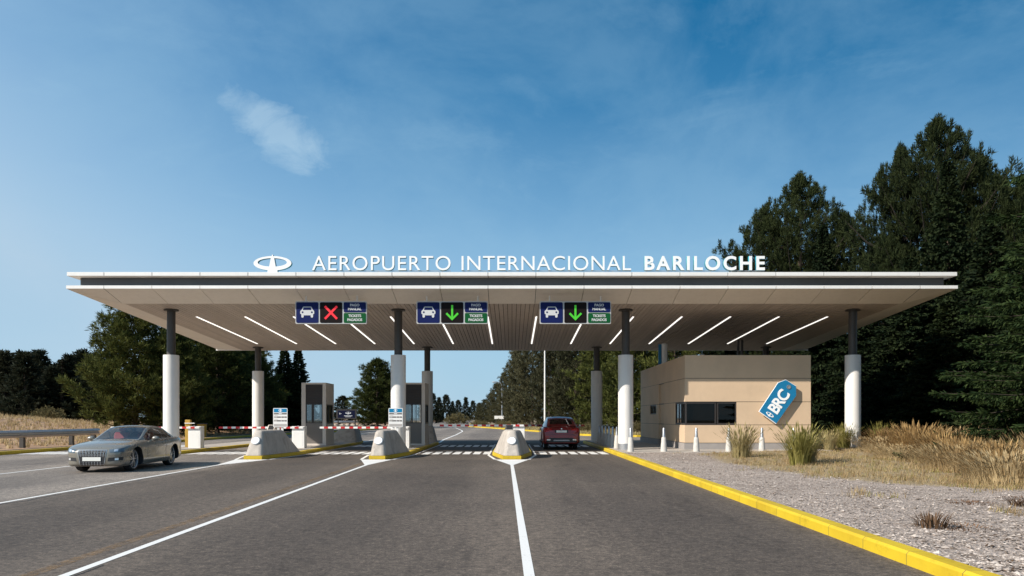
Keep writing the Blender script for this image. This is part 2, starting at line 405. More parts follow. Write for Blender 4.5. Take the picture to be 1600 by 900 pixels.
def dir_noise(scale, loc, detail=8, rough=.6, dist=0):
    mp = N(nt,'ShaderNodeMapping'); mp.inputs['Location'].default_value = loc; mp.inputs['Scale'].default_value = (scale,scale,scale*1.5)
    nt.links.new(tc.outputs['Generated'], mp.inputs['Vector'])
    n = N(nt,'ShaderNodeTexNoise'); n.inputs['Scale'].default_value = 1; n.inputs['Detail'].default_value = detail
    n.inputs['Roughness'].default_value = rough; n.inputs['Distortion'].default_value = dist
    nt.links.new(mp.outputs[0], n.inputs['Vector']); return n.outputs['Fac']
def sky_noise(scale, loc, detail=8, rough=.6, dist=0):
    mp = N(nt,'ShaderNodeMapping'); mp.inputs['Location'].default_value = loc; mp.inputs['Scale'].default_value = (scale,scale*1.25,1)
    nt.links.new(cb.outputs[0], mp.inputs['Vector'])
    n = N(nt,'ShaderNodeTexNoise'); n.inputs['Scale'].default_value = 1; n.inputs['Detail'].default_value = detail
    n.inputs['Roughness'].default_value = rough; n.inputs['Distortion'].default_value = dist
    nt.links.new(mp.outputs[0], n.inputs['Vector']); return n.outputs['Fac']
veil = ramp(nt, dir_noise(3.6,(3.7,1.3,.4),10,.60,.35), [(.43,(0,0,0)),(.60,(.75,.75,.75)),(.75,(1,1,1))]).outputs['Color']
wisp = ramp(nt, sky_noise(2.6,(7.7,4.3,0),10,.66,.5), [(.54,(0,0,0)),(.80,(1,1,1))]).outputs['Color']
# one small cloud, up and a little to the left
cd = Vector(((435-800)/F, 1, (653-208)/F)).normalized()
def blob(d, a, b, tilt):
    ux = Vector((d.y,-d.x,0)).normalized(); uz = ux.cross(d).normalized(); uz = uz if uz.z > 0 else -uz
    r_ = ux*math.cos(tilt)+uz*math.sin(tilt); s_ = -ux*math.sin(tilt)+uz*math.cos(tilt)
    out = None
    for v, k in ((r_,a),(s_,b)):
        dp = N(nt,'ShaderNodeVectorMath', operation='DOT_PRODUCT'); nt.links.new(tc.outputs['Generated'], dp.inputs[0]); dp.inputs[1].default_value = v
        q = math_(nt,'POWER', math_(nt,'ABSOLUTE', math_(nt,'DIVIDE', dp.outputs['Value'], k)), 2.0)
        out = q if out is None else math_(nt,'ADD', out, q)
    return out
cl = blob(cd, .085, .034, R(-30))
cn = dir_noise(15,(1.3,2.2,.3),10,.68,.5)
cl = math_(nt,'SUBTRACT', math_(nt,'ADD', math_(nt,'SUBTRACT', 1.0, cl), math_(nt,'MULTIPLY', cn, 3.2)), 1.75)
cl = ramp(nt, cl, [(.0,(0,0,0)),(1.2 if False else 1.0,(1,1,1))]).outputs['Color']
sunh = N(nt,'ShaderNodeVectorMath', operation='DOT_PRODUCT'); nt.links.new(tc.outputs['Generated'], sunh.inputs[0]); sunh.inputs[1].default_value = (-.91,-.41,0)
side = N(nt,'ShaderNodeMapRange'); side.inputs['From Min'].default_value = -.85; side.inputs['From Max'].default_value = .20; nt.links.new(sunh.outputs['Value'], side.inputs['Value'])
h0 = ramp(nt, sp.outputs['Z'], [(.0,(.92,)*3),(.08,(.78,)*3),(.18,(.54,)*3),(.29,(.28,)*3),(.40,(.07,)*3),(.5,(.01,)*3)]).outputs['Color']
haze_f = math_(nt,'MINIMUM', .93, math_(nt,'ADD', h0, math_(nt,'MULTIPLY', math_(nt,'POWER', side.outputs[0], 3.2), .45)))
deep = mix(nt, 1.0, sky.outputs['Color'], (.02,.95,1.32), 'MULTIPLY')
dk = math_(nt,'MULTIPLY_ADD', side.outputs[0], .55, .72); dc = N(nt,'ShaderNodeCombineColor')
for i_ in range(3): nt.links.new(dk, dc.inputs[i_])
deep = mix(nt, 1.0, deep, dc.outputs[0], 'MULTIPLY')
c = mix(nt, haze_f, deep, (4.9,6.45,7.9))
c = mix(nt, math_(nt,'MULTIPLY', veil, .27), c, (3.3,5.6,7.5))
c = mix(nt, math_(nt,'MULTIPLY', wisp, .20), c, (4.0,6.3,8.0))
c = mix(nt, math_(nt,'MULTIPLY', cl, .34), c, (6.6,8.4,9.4))
nt.links.new(c, bg.inputs['Color']); bg.inputs['Strength'].default_value = .075
vs = S.view_settings; vs.view_transform = 'Standard'; vs.look = 'None'; vs.exposure = .40; vs.gamma = 1; vs.use_curve_mapping = False
S.cycles.use_denoising = True
S.cycles.max_bounces = 6; S.cycles.transparent_max_bounces = 12

# ------------------------------------------------------------------ ground, road, verges
def pl(path, y):
    """x of a (x,y) polyline at height y"""
    if y <= path[0][1]: return path[0][0]
    for (x0,y0),(x1,y1) in zip(path, path[1:]):
        if y <= y1: return x0+(x1-x0)*(y-y0)/(y1-y0)
    return path[-1][0]
EL = [(-22,-8),(-22,60),(-21.9,66),(-21.2,73),(-19.9,82),(-19.0,90),(-18.7,100),(-19.0,115),(-20.2,131),(-26,230),(-34,368),(-60,700)]
ER = [(10.4,61.3),(8.2,62.6),(6.4,65.7),(5.2,70.5),(3.2,81.8),(.6,95),(-2.35,108),(-5.2,120),(-7.8,131),(-13,230),(-20,368),(-45,700)]
def fbm(x, y, s, o=4): return mnoise.fractal(Vector((x*s,y*s,.7)), 1.0, 2.0, o)
def zl(x, y):
    d = max(0, pl(EL,y)-x-2.2)
    k = 1 if y < 58 else max(.22, 1-(y-58)*.03)
    return .135 + k*(.095*min(d,22) + .01*max(0,d-22)) + min(1,d*.3)*(.16*fbm(x,y,.13)+.05*fbm(x,y,.8))
def zr(x, y):
    d = max(0, x-pl(ER,y)); return .135 + .012*min(d,60) + min(1,d*.2)*.12*fbm(x,y,.2)
SOILX = [(14,8),(10.6,14.2),(9.4,15.4),(8.5,16.2),(7.75,17.8),(7.3,21),(6.9,24.5),(7.3,27),(8.0,30),(10,31.2),(14,33),(14,50)]
def soil(x, y):
    if y < 14.2: return 0 if x < 12+(14.2-y)*2 else 1
    return max(0, min(1, (x-pl(SOILX,y))*.75+.45))
def zg(x, y):
    s = soil(x,y)
    return .125 + .02*fbm(x,y,.9) + .012*fbm(x,y,3) + s*min(1,max(0,(x-7)*.25))*(.10+.10*fbm(x,y,.35))
def grid(name, xs_of_y, ys, zf, mat, attr=None, skip=None):
    vs = []; fs = []; at = []; n = len(xs_of_y(ys[0]))
    for y in ys:
        for x in xs_of_y(y): vs.append((x,y,zf(x,y))); at.append(attr(x,y) if attr else 0)
    for j in range(len(ys)-1):
        for i in range(n-1):
            a = j*n+i
            if skip and skip((vs[a][0]+vs[a+1][0])/2, (ys[j]+ys[j+1])/2): continue
            fs.append((a,a+1,a+n+1,a+n))
    b = MB(); b.add(vs, fs)
    me = b.mesh(name, mat, smooth=True, recalc=False, angle=180)
    if attr: me.attributes.new('soil','FLOAT','POINT').data.foreach_set('value', at)
    return tag(link(name, me), kind='structure')
def frange(a, b, st):
    n = max(1, round((b-a)/st)); return [a+(b-a)*i/n for i in range(n+1)]
g = MB(); g.add([(-4000,-400,-.06),(4000,-400,-.06),(4000,8000,-.06),(-4000,8000,-.06)], [(0,1,2,3)]); struct('ground', g, M['farland'])
g = MB()
left = [(x+.02,y) for x,y in EL]; right = [(4.45,-8),(4.62,46.8),(4.9,47.4),(19,47.6),(19,61.3)] + ER
g.add([(x,y,0) for x,y in left]+[(x,y,0) for x,y in reversed(right)], [tuple(range(len(left)+len(right)-1,-1,-1))])
struct('road', g, M['asphalt'])
DL = [.18,.8,1.5,2.2,3,4,5.5,7,9,11,13,15,17,19,21,23,25,28,32,38,46,56,70,95,140]
grid('verge_left', lambda y: [pl(EL,y)-d for d in reversed(DL)], frange(-8,80,1.6)+frange(82,140,4)+frange(150,420,20), zl, M['field'])
DR = [.18,.8,1.6,2.6,4,6,8,11,15,20,28,40,60,100]
grid('verge_far', lambda y: [pl(ER,y)+d for d in DR], frange(61.3,140,2)+frange(150,420,20), zr, M['verge'])
grid('gravel_bed', lambda y: frange(4.5 if y < 31.2 else 4.5,20,.31)+frange(20.6,70,1.9), frange(-6,61.3,.45), zg, M['gravel'], soil,
     lambda x,y: (y > 31.2 and x < 14.3) or (y > 47.5 and x < 19))
sp_ = MB()
ys = frange(78,122,4)
for a, b in zip(ys, ys[1:]):
    xa, xb = pl(EL,a), pl(EL,b)
    for d0, d1 in ((.9,4),(4,8),(8,13)):
        sp_.add([(xa-d1,a,zl(xa-d1,a)+.08),(xa-d0,a,zl(xa-d0,a)+.06),(xb-d0,b,zl(xb-d0,b)+.06),(xb-d1,b,zl(xb-d1,b)+.08)], [(0,1,2,3)])
struct('side_path', sp_, M['asphalt'])
p = MB(); p.prism([(4.66,31.2),(14.3,31.2),(14.3,47.2),(4.66,47.2)], -.02, .15); struct('pavement', p, M['concrete'])

def kerb(name, path, w_, h, side):
    """a painted kerb; the path is the road-side edge, side = +1 puts the body to the right of the walking direction"""
    b = MB(); n = len(path); V = [Vector(q) for q in path]; prof = [(0,-.02),(0,h-.03),(.03,h),(w_-.01,h),(w_,h-.01),(w_,-.02)]
    vs = []
    for i, q in enumerate(V):
        d = (V[min(i+1,n-1)]-V[max(i-1,0)]).normalized(); nr = Vector((d.y,-d.x))*side
        for o, z in prof: vs.append((q.x+nr.x*o, q.y+nr.y*o, z))
    k = len(prof); fs = []
    for i in range(n-1):
        for j in range(k-1): fs.append((i*k+j,i*k+j+1,(i+1)*k+j+1,(i+1)*k+j))
    fs += [tuple(range(k)), tuple(reversed(range((n-1)*k,n*k)))]
    b.add(vs, fs); struct(name, b, M['yellow'])
kr = [(4.29+.006*max(0,y-8)+.004*fbm(0,y,2), y) for y in frange(-6,46.8,.8)]
kerb('kerb_right', kr+[(4.75,47.3),(5.2,47.45),(14.3,47.5)], .22, .15, 1)
kerb('kerb_left', [(x,y) for x,y in EL if y < 300], .2, .15, -1)
kerb('kerb_far', [(60,61.3),(12,61.3)]+[q for q in ER if q[1] < 240], .24, .17, 1)

# painted markings, all one sheet height
def strip(b, pts, w_, z=.004, wob=0):
    V = [Vector(q) for q in pts]
    vs = []
    for i, q in enumerate(V):
        d = (V[min(i+1,len(V)-1)]-V[max(i-1,0)]).normalized(); nr = Vector((d.y,-d.x))*w_/2
        o = wob*mnoise.noise(Vector((q.x*.7+3,q.y*2.1,w_*50)))
        vs += [(q.x-nr.x+o,q.y-nr.y,z),(q.x+nr.x+o,q.y+nr.y,z)]
    b.add(vs, [(2*i,2*i+1,2*i+3,2*i+2) for i in range(len(V)-1)])
def dens(p0, p1, st=.5):
    n = max(1,int((Vector(p1)-Vector(p0)).length/st)); return [(p0[0]+(p1[0]-p0[0])*i/n, p0[1]+(p1[1]-p0[1])*i/n) for i in range(n+1)]
ISL = [dict(L=-11.25,R=-9.2,nl=-10.32,nr=-9.62,tip=-9.97), dict(L=-6.0,R=-4.42,nl=-5.5,nr=-4.88,tip=-4.95), dict(L=-.84,R=.84,nl=-.35,nr=.35,tip=0)]
YN, YC, YE, YT = 28.3, 31.6, 44.4, 47.6       # nose, end of the chamfer, and the same at the far end
mk = MB()
for I, far in zip(ISL, ((-9.30,4),(-4.45,4),(.21,4))):
    strip(mk, dens((I['tip'],25.0), far), .11)
    o = .17
    mk.add([(I['tip']-.055,25.0,.0045),(I['tip']+.055,25.0,.0045),(I['nr']+.30,YN-.06,.0045),(I['nl']-.30,YN-.06,.0045)], [(0,1,2,3)])
    strip(mk, [(I['nr']+.30,YN-.02),(I['R']+o,YC)], .11, .0042); strip(mk, [(I['nl']-.30,YN-.02),(I['L']-o,YC)], .11, .0042)
    strip(mk, [(I['R']+o,YC+.02),(I['R']+o,YE)], .09, .0042); strip(mk, [(I['L']-o,YC+.02),(I['L']-o,YE)], .09, .0042)
strip(mk, dens((-14.75,31),(-14.35,6)), .11)
strip(mk, [(-4.7,47.8),(-5.0,53.3),(-5.3,70),(-5.8,86),(-6.4,94),(-8.9,116.8),(-13,145)], .16)
strip(mk, [(-9.9,47.8),(-10.3,60),(-11,80)], .14); strip(mk, [(-14.9,48),(-15.4,62),(-15.6,90)], .14)
for y0, y1 in ((32.35,34.7),(40.6,43.2)):
    for x0, x1 in ((1.25,4.3),(-4.0,-1.2),(-8.9,-6.3),(-14.4,-11.6),(-21.8,-17.0)):
        x = x0
        while x < x1:
            mk.add([(x,y0,.004),(x+.315,y0,.004),(x+.315,y1,.004),(x,y1,.004)], [(0,1,2,3)]); x += .452
struct('road_marking', mk, M['marking'])
om = MB(); strip(om, dens((-5.3,27.5),(-4.83,3)), .16, .0035); struct('road_marking_worn', om, M['orange_paint'])
cr = MB()
for a, b, w_ in (((-9.78,25.5),(-9.06,3),.045),((-14.7,23.2),(-14.1,6),.05),((-4.42,8),(-4.30,2),.02),((-16.6,30),(-16.2,10),.035)):
    strip(cr, dens(a,b,.22), w_, .003, .10)
struct('road_seams', cr, M['crack'])

# ------------------------------------------------------------------ lettering
def raw_text(txt, bold=0, space=1.0):
    cu = bpy.data.curves.new('lettering','FONT'); cu.body = txt; cu.size = 1; cu.offset = bold; cu.space_character = space
    cu.extrude = .5; cu.resolution_u = 4
    o = bpy.data.objects.new('lettering', cu); COL.objects.link(o); dg = bpy.context.evaluated_depsgraph_get()
    me = bpy.data.meshes.new_from_object(o.evaluated_get(dg)); bpy.data.objects.remove(o); bpy.data.curves.remove(cu)
    bm = bmesh.new(); bm.from_mesh(me); bpy.data.meshes.remove(me); bmesh.ops.remove_doubles(bm, verts=bm.verts, dist=1e-5)
    return bm
def ext(bm): xs = [v.co.x for v in bm.verts]; ys = [v.co.y for v in bm.verts]; return min(xs),max(xs),min(ys),max(ys)
def text_mesh(txt, height, width, depth, mats, bold=0, split=False):
    """text standing in the XZ plane, facing -Y, centred on x=0, base at z=0, front at y=0; face = mats[0], sides = mats[1]"""
    bm = raw_text(txt, bold); a = ext(bm); bm.free(); sc = height/(a[3]-a[2])
    bm = raw_text(txt, bold, 1.5); b = ext(bm); bm.free()
    w1, w2 = (a[1]-a[0])*sc, (b[1]-b[0])*sc
    s = 1+(width/w1*w1-w1)/((w2-w1)/.5) if len(txt) > 1 and w2 != w1 else 1
    s = min(max(s,.86),1.6)
    bm = raw_text(txt, bold, s); e = ext(bm); kx = width/(e[1]-e[0]); kz = height/(e[3]-e[2]); cx = (e[0]+e[1])/2
    for v in bm.verts: v.co = Vector(((v.co.x-cx)*kx, (.5-v.co.z)*depth, (v.co.y-e[2])*kz))
    bm.normal_update()
    bmesh.ops.recalc_face_normals(bm, faces=bm.faces)
    for f in bm.faces: f.material_index = 0 if f.normal.y < -.9 else 1
    def fin(bm_):
        me = bpy.data.meshes.new('lettering'); bm_.to_mesh(me); bm_.free()
        for mt in mats: me.materials.append(mt)
        return me
    if not split: return fin(bm)
    seen = set(); out = []
    bm.verts.ensure_lookup_table()
    for v in bm.verts:
        if v.index in seen: continue
        st = [v]; isl = set()
        while st:
            q = st.pop()
            if q.index in isl: continue
            isl.add(q.index); st += [e_.other_vert(q) for e_ in q.link_edges]
        seen |= isl
        c2 = bm.copy(); c2.verts.ensure_lookup_table()
        bmesh.ops.delete(c2, geom=[q for q in c2.verts if q.index not in isl], context='VERTS')
        out.append((min(q.co.x for q in c2.verts), c2))
    bm.free(); out.sort(key=lambda t: t[0])
    return [fin(c2) for _, c2 in out]
def ell(a, b, n=48, cx=0, cz=0): return [(cx+a*math.cos(2*PI*i/n), cz+b*math.sin(2*PI*i/n)) for i in range(n)]
def emblem(b, k, y0, y1, m=0, side=None, tf=None):
    """oval ring crossed by a tapering tower; unit width 1 -> k"""
    t = MB()
    t.ring_xz(ell(.5,.19), ell(.385,.112,48,-.005,.022), y0, y1, m, side)
    t.xz([(-.13,-.235),(.13,-.235),(.13,-.185),(.105,-.185),(.045,.13),(.035,.17),(.018,.19),(.012,.225),(-.012,.225),(-.018,.19),(-.035,.17),(-.045,.13),(-.105,-.185),(-.13,-.185)], y0-.003, y1, m, side)
    t.v = [(x*k,y,z*k) for x,y,z in t.v]
    if tf: t.v = [tf(v) for v in t.v]
    b.add(t.v, t.f, t.m)
def rrect(x0, x1, z0, z1, r, n=5):
    out = []
    for cx, cz, a in ((x1-r,z0+r,-90),(x1-r,z1-r,0),(x0+r,z1-r,90),(x0+r,z0+r,180)):
        for i in range(n+1): t = R(a+90*i/n); out.append((cx+r*math.cos(t), cz+r*math.sin(t)))
    return out

# ------------------------------------------------------------------ the canopy
YF, YB, EX = 31.03, 46.7, 18.8
def zs(y): return 8.36-.053*y                                     # plane of the slatted ceiling
can = thing('toll_canopy', 'wide flat white toll canopy with slatted ceiling on eight round columns over the lanes', 'canopy', (0,YF,0))
def lc(b):                                                        # world -> canopy local
    b.v = [(x,y-YF,z) for x,y,z in b.v]; return b
J = [2.024*(k+.5) for k in range(9) if 2.024*(k+.5) < EX-.5]; J = sorted([-j for j in J]+J); ed = [-EX]+J+[EX]; gp = .011
b = MB()
for x0, x1 in zip(ed, ed[1:]):
    b.box(x0+gp if x0 > -EX else x0+.03, x1-gp if x1 < EX else x1-.03, YF, YF+.5, 7.59, 7.75)
yy = frange(YF+.5,YB+.3,2.02)
for a, c_ in zip(yy, yy[1:]):
    for s in (-1,1):
        x0, x1 = sorted((s*(EX-.03), s*(EX-.6))); b.box(x0, x1, a+gp, c_-gp, 7.59, 7.75)
lc(b).build('roof_edge', M['panel'], can, bevel=.008)
b = MB(); b.box(-EX+.6,EX-.6,YF+.5,YB+.2,7.60,7.73); b.box(-EX+.05,EX-.05,YF+.012,YF+.49,7.605,7.735); lc(b).build('roof', M['gap'], can)
b = MB(); b.box(-18.44,18.44,YF+.42,YB-.2,7.17,7.60); lc(b).build('recess_band', M['recess'], can)
b = MB()                                                          # lower edge: fascia strip + sloping soffit panels, with fine joints
for x0, x1 in zip(ed, ed[1:]):
    a, c_ = x0+gp, x1-gp
    if x0 == -EX or x1 == EX: continue
    b.yz([(YF,7.05),(32.5,6.64),(32.5,6.69),(YF+.2,7.185),(YF,7.185)], a, c_)
def zo(y): return 7.05-(y-YF)*.067                                # outer lower edge along the sides
XI = 17.1
for s in (-1,1):
    a = s*(J[-1]+gp)
    P = [(a,YF,7.05),(s*EX,YF,7.05),(a,32.5,6.64),(a,YF,7.185),(s*EX,YF,7.185),(a,32.5,7.18)]
    b.add(P+[(s*EX,32.5,7.18)], [(0,1,2),(0,3,4,1),(3,5,6,4)])
    yy = [YF,32.5]+frange(32.5,YB,2.03)[1:]
    for k, (p0, p1) in enumerate(zip(yy, yy[1:])):
        q0, q1 = p0+gp, p1-gp
        i0 = (s*EX,q0,zo(q0)) if k == 0 else (s*XI,q0,zs(q0))
        b.add([(s*EX,q0,zo(q0)),(s*EX,q1,zo(q1)),(s*XI,q1,zs(q1)),i0,(s*EX,q0,7.185),(s*EX,q1,7.185)], [(0,1,2,3) if k else (0,1,2),(0,4,5,1)])
lc(b).build('soffit_edge', M['band'], can, recalc=True)
b = MB()
for x0, x1 in zip(ed, ed[1:]): b.box(x0+gp, x1-gp, YF-.012, YF-.002, 7.052, 7.183)
lc(b).build('fascia', M['panel'], can)
b = MB(); b.box(-EX+.02,EX-.02,YF+.25,YB-.02,7.15,7.178)
b.add([(-17,32.52,zs(32.5)+.06),(17,32.52,zs(32.5)+.06),(17,YB-.02,zs(YB)+.06),(-17,YB-.02,zs(YB)+.06)], [(0,1,2,3)])
b.add([(-17.05,YF+.04,7.11),(17.05,YF+.04,7.11),(17.05,32.45,6.72),(-17.05,32.45,6.72)], [(0,1,2,3)])
lc(b).build('backing', M['gap'], can)
b = MB(); b.box(-EX+.02,EX-.02,YB,YB+.03,zs(YB)-.01,7.18); lc(b).build('rear_fascia', M['panel'], can)
b = MB(); n = 172; pw = 2*XI/n
for i in range(n):
    x0 = -XI+i*pw+.011; x1 = -XI+(i+1)*pw-.011
    b.add([(x0,32.5,zs(32.5)),(x1,32.5,zs(32.5)),(x1,YB,zs(YB)),(x0,YB,zs(YB)),(x0,32.5,zs(32.5)+.04),(x1,32.5,zs(32.5)+.04),(x1,YB,zs(YB)+.04),(x0,YB,zs(YB)+.04)],
          [(0,1,2,3),(0,4,5,1),(0,3,7,4),(1,5,6,2)])
lc(b).build('slat_ceiling', M['slat'], can, recalc=False)
for Y in (33.8,45.36):
    for X in (-15.65,-5.22,5.22,15.65):
        base = .13 if X > 14.3 else .15
        c0 = MB(); c0.cyl(0,0,base-.05,4.48,.342,n=40)
        col = c0.build('column', M['column_white'], can, smooth=True, loc=(X,Y-YF,0), bevel=.012)
        q = MB(); q.cyl(0,0,4.475,zs(Y)-.05,.185,n=28); q.build('pole', M['steel_dark'], col, smooth=True)
        q = MB(); q.cyl(0,0,zs(Y)-.055,zs(Y)+.03,.32,n=28); q.build('top_plate', M['steel_dark'], col, smooth=True)
        if X == 5.22 and Y < 40:
            q = MB(); q.cyl(0,0,.15,.43,.352,n=40); q.build('base_ring', M['steel'], col, smooth=True)

# ceiling strip lights
for k in range(14):
    X = 1.17+2.337*(k-7) if k >= 7 else -1.17-2.337*(6-k)
    b = MB(); y0, y1, h = 35.45, 43.9, .038
    b.add([(x,y-35.45,zs(y)-d) for d in (.022,-.02) for x,y in ((-h,y0),(h,y0),(h,y1),(-h,y1))],
          [(0,1,2,3),(7,6,5,4),(0,4,5,1),(1,5,6,2),(2,6,7,3),(3,7,4,0)])
    o = b.build('ceiling_light', M['lamp'], loc=(X,35.45,0))
    side = 'left' if k < 7 else 'right'; n_ = k if k < 7 else 13-k
    tag(o, 'slim white light strip in the canopy ceiling, %s from the %s end of the row' % (ORD[n_], side), 'ceiling light', 'light strips in the canopy ceiling')

# roof lettering
def px2x(px): return (px-800)/37.06
def letters(px0, px1, word, bold, label):
    x0, x1 = px2x(px0), px2x(px1)
    t = thing('sign_lettering', label, 'lettering', ((x0+x1)/2, YF+.06, 7.835), group='lettering on the canopy roof')
    for me in text_mesh(word, .612, x1-x0, .16, (M['letter'],M['teal']), bold, True): link('letter', me, t)
    b = MB(); b.box(-(x1-x0)/2,(x1-x0)/2,.05,.08,-.03,-.002)
    for i in range(int((x1-x0)/.9)+1):
        x = -(x1-x0)/2+.1+.9*i; b.box(x-.015,x+.015,.05,.08,-.085,-.03)
    b.build('rail', M['alu'], t)
letters(487,704,'AEROPUERTO',0,'thin white capital letters reading AEROPUERTO standing on the canopy roof edge')
letters(721,986.5,'INTERNACIONAL',0,'thin white capital letters reading INTERNACIONAL standing on the canopy roof edge')
letters(1007.5,1196,'BARILOCHE',.028,'bold white capital letters reading BARILOCHE standing on the canopy roof edge')
b = MB(); emblem(b, 1.60, 0, .16, 0, 1)
tag(b.build('emblem', [M['letter'],M['teal']], loc=(px2x(425),YF+.06,8.135)), 'white oval ring emblem with a tower shape standing on the canopy roof', 'emblem')

# ------------------------------------------------------------------ lane signs under the canopy
def car_icon(b, cx, cz, k, y, m, hole):
    body = [(-.5,-.05),(-.42,-.10),(-.42,-.28),(-.38,-.33),(-.29,-.33),(-.25,-.28),(-.25,-.17),(.25,-.17),(.25,-.28),(.29,-.33),(.38,-.33),(.42,-.28),(.42,-.10),(.5,-.05),(.5,.12),(.44,.20),(.39,.22),(.31,.42),(.26,.45),(-.26,.45),(-.31,.42),(-.39,.22),(-.44,.20),(-.5,.12)]
    b.xz([(cx+x*k,cz+z*k) for x,z in body], y-.008, y, m)
    b.xz([(cx+x*k,cz+z*k) for x,z in [(-.32,.21),(.32,.21),(.25,.39),(-.25,.39)]], y-.012, y-.007, hole)
    for s in (-1,1): b.xz(ell(.065*k,.065*k,14,cx+s*.33*k,cz+.05*k), y-.012, y-.007, hole)
def bar(b, x0, z0, x1, z1, w_, y, m):
    d = Vector((x1-x0,z1-z0)).normalized(); n_ = Vector((-d.y,d.x))*w_/2
    b.xz([(x0-n_.x,z0-n_.y),(x0+n_.x,z0+n_.y),(x1+n_.x,z1+n_.y),(x1-n_.x,z1-n_.y)][::-1], y-.012, y, m)
for i, (X, state, wh) in enumerate(((-7.77,'x','left lane'),(-2.57,'a','middle lane'),(2.72,'a','right lane'))):
    lab = {0:'lane sign with car symbol and red cross, leftmost of the three under the canopy edge',
           1:'lane sign with green arrow under the canopy edge, between the two other lane signs',
           2:'lane sign with green arrow, rightmost of three, left of the collared column'}[i]
    t = thing('lane_sign', lab, 'lane sign', (X,31.6,5.64), group='lane signs under the canopy')
    b = MB(); b.xz(rrect(-1.53,1.53,0,.965,.05), .0, .14); b.build('sign_case', M['sign_grey'], t)
    for s in (-1,1):
        b = MB(); b.box(s*1.1-.03,s*1.1+.03,.10,.13,.93,1.24); b.build('hanger', M['band'], t)
    xs = (-1.495,-.475,.545); w_ = .955
    b = MB(); b.xz(rrect(xs[0],xs[0]+w_,.04,.925,.06), -.012, -.002, 0); car_icon(b, xs[0]+w_/2, .465, .60, -.013, 1, 0); b.build('car_panel', [M['navy'],M['sign_text']], t)
    b = MB(); b.xz(rrect(xs[1],xs[1]+w_,.04,.925,.06), -.012, -.002, 0); sp0 = b.build('signal_panel', M['sign_black'], t)
    b = MB(); c_ = xs[1]+w_/2
    if state == 'x':
        bar(b,c_-.26,.21,c_+.26,.75,.095,-.013,0); b.v = [(x,y,z) for x,y,z in b.v]; bar(b,c_-.26,.75,c_+.26,.21,.095,-.016,0); b.build('red_cross', M['red_led'], sp0)
    else:
        bar(b,c_,.24,c_,.80,.085,-.013,0); bar(b,c_-.25,.45,c_+.03,.17,.085,-.016,0); bar(b,c_+.25,.45,c_-.03,.17,.085,-.019,0); b.build('green_arrow', M['green_led'], sp0)
    b = MB(); b.xz(rrect(xs[2],xs[2]+w_,.495,.925,.05), -.012, -.002, 0); q = b.build('pay_panel', M['navy'], t)
    for txt, z in (('PAGO',.745),('MANUAL',.575)):
        link('lettering', text_mesh(txt,.115,.40 if len(txt) == 4 else .58,.008,(M['sign_text'],M['sign_text']),.03), q, loc=(xs[2]+w_/2,-.021,z))
    b = MB(); b.xz(rrect(xs[2],xs[2]+w_,.04,.465,.05), -.012, -.002, 0); q = b.build('ticket_panel', M['sign_green'], t)
    for txt, z in (('TICKETS',.285),('PAGADOS',.115)):
        link('lettering', text_mesh(txt,.115,.55 if txt[0] == 'T' else .64,.008,(M['sign_text'],M['sign_text']),.03), q, loc=(xs[2]+w_/2,-.021,z))

# ------------------------------------------------------------------ islands, barriers, booths, gates
def hexa(I, ins=0, y0=YN, yc=YC, ye=YE, yt=YT):
    return [(I['nl']+ins*.6,y0+ins),(I['nr']-ins*.6,y0+ins),(I['R']-ins,yc),(I['R']-ins,ye),(I['nr']-ins*.6,yt-ins),(I['nl']+ins*.6,yt-ins),(I['L']+ins,ye),(I['L']+ins,yc)]
names = ['left','middle','right']
txt = ['yellow edged concrete island carrying the left glass booth', 'yellow edged concrete island carrying the second booth and a tall column', 'yellow edged concrete island dividing the two right lanes, without a booth']
def island(poly, label):
    t = thing('traffic_island', label, 'traffic island', (0,0,0), group='traffic islands between the lanes')
    n = len(poly); c_ = Vector((sum(p_[0] for p_ in poly)/n, sum(p_[1] for p_ in poly)/n))
    inn = [(x+(.16 if x < c_.x else -.16)*(abs(x-c_.x) > .2), y+(.12 if y < c_.y else -.12)) for x,y in poly]
    b = MB()
    vs = [(x,y,-.02) for x,y in poly]+[(x,y,.135) for x,y in poly]+[(x,y,.15) for x,y in inn]
    fs = [(i,(i+1)%n,n+(i+1)%n,n+i) for i in range(n)]+[(n+i,n+(i+1)%n,2*n+(i+1)%n,2*n+i) for i in range(n)]
    b.add(vs, fs); b.build('kerb_edge', M['yellow'], t, recalc=False)
    b = MB(); b.add([(x,y,.149) for x,y in inn], [tuple(range(n))]); b.build('paving', M['concrete'], t, recalc=False)
for I, lb in zip(ISL, txt): island(hexa(I), lb)
island([(-16.5,31.6),(-15.0,31.6),(-14.6,33),(-14.75,46),(-15.2,48),(-16.2,48),(-16.8,46),(-16.8,33)], 'yellow edged concrete island beside the grey car, carrying the leftmost front column')

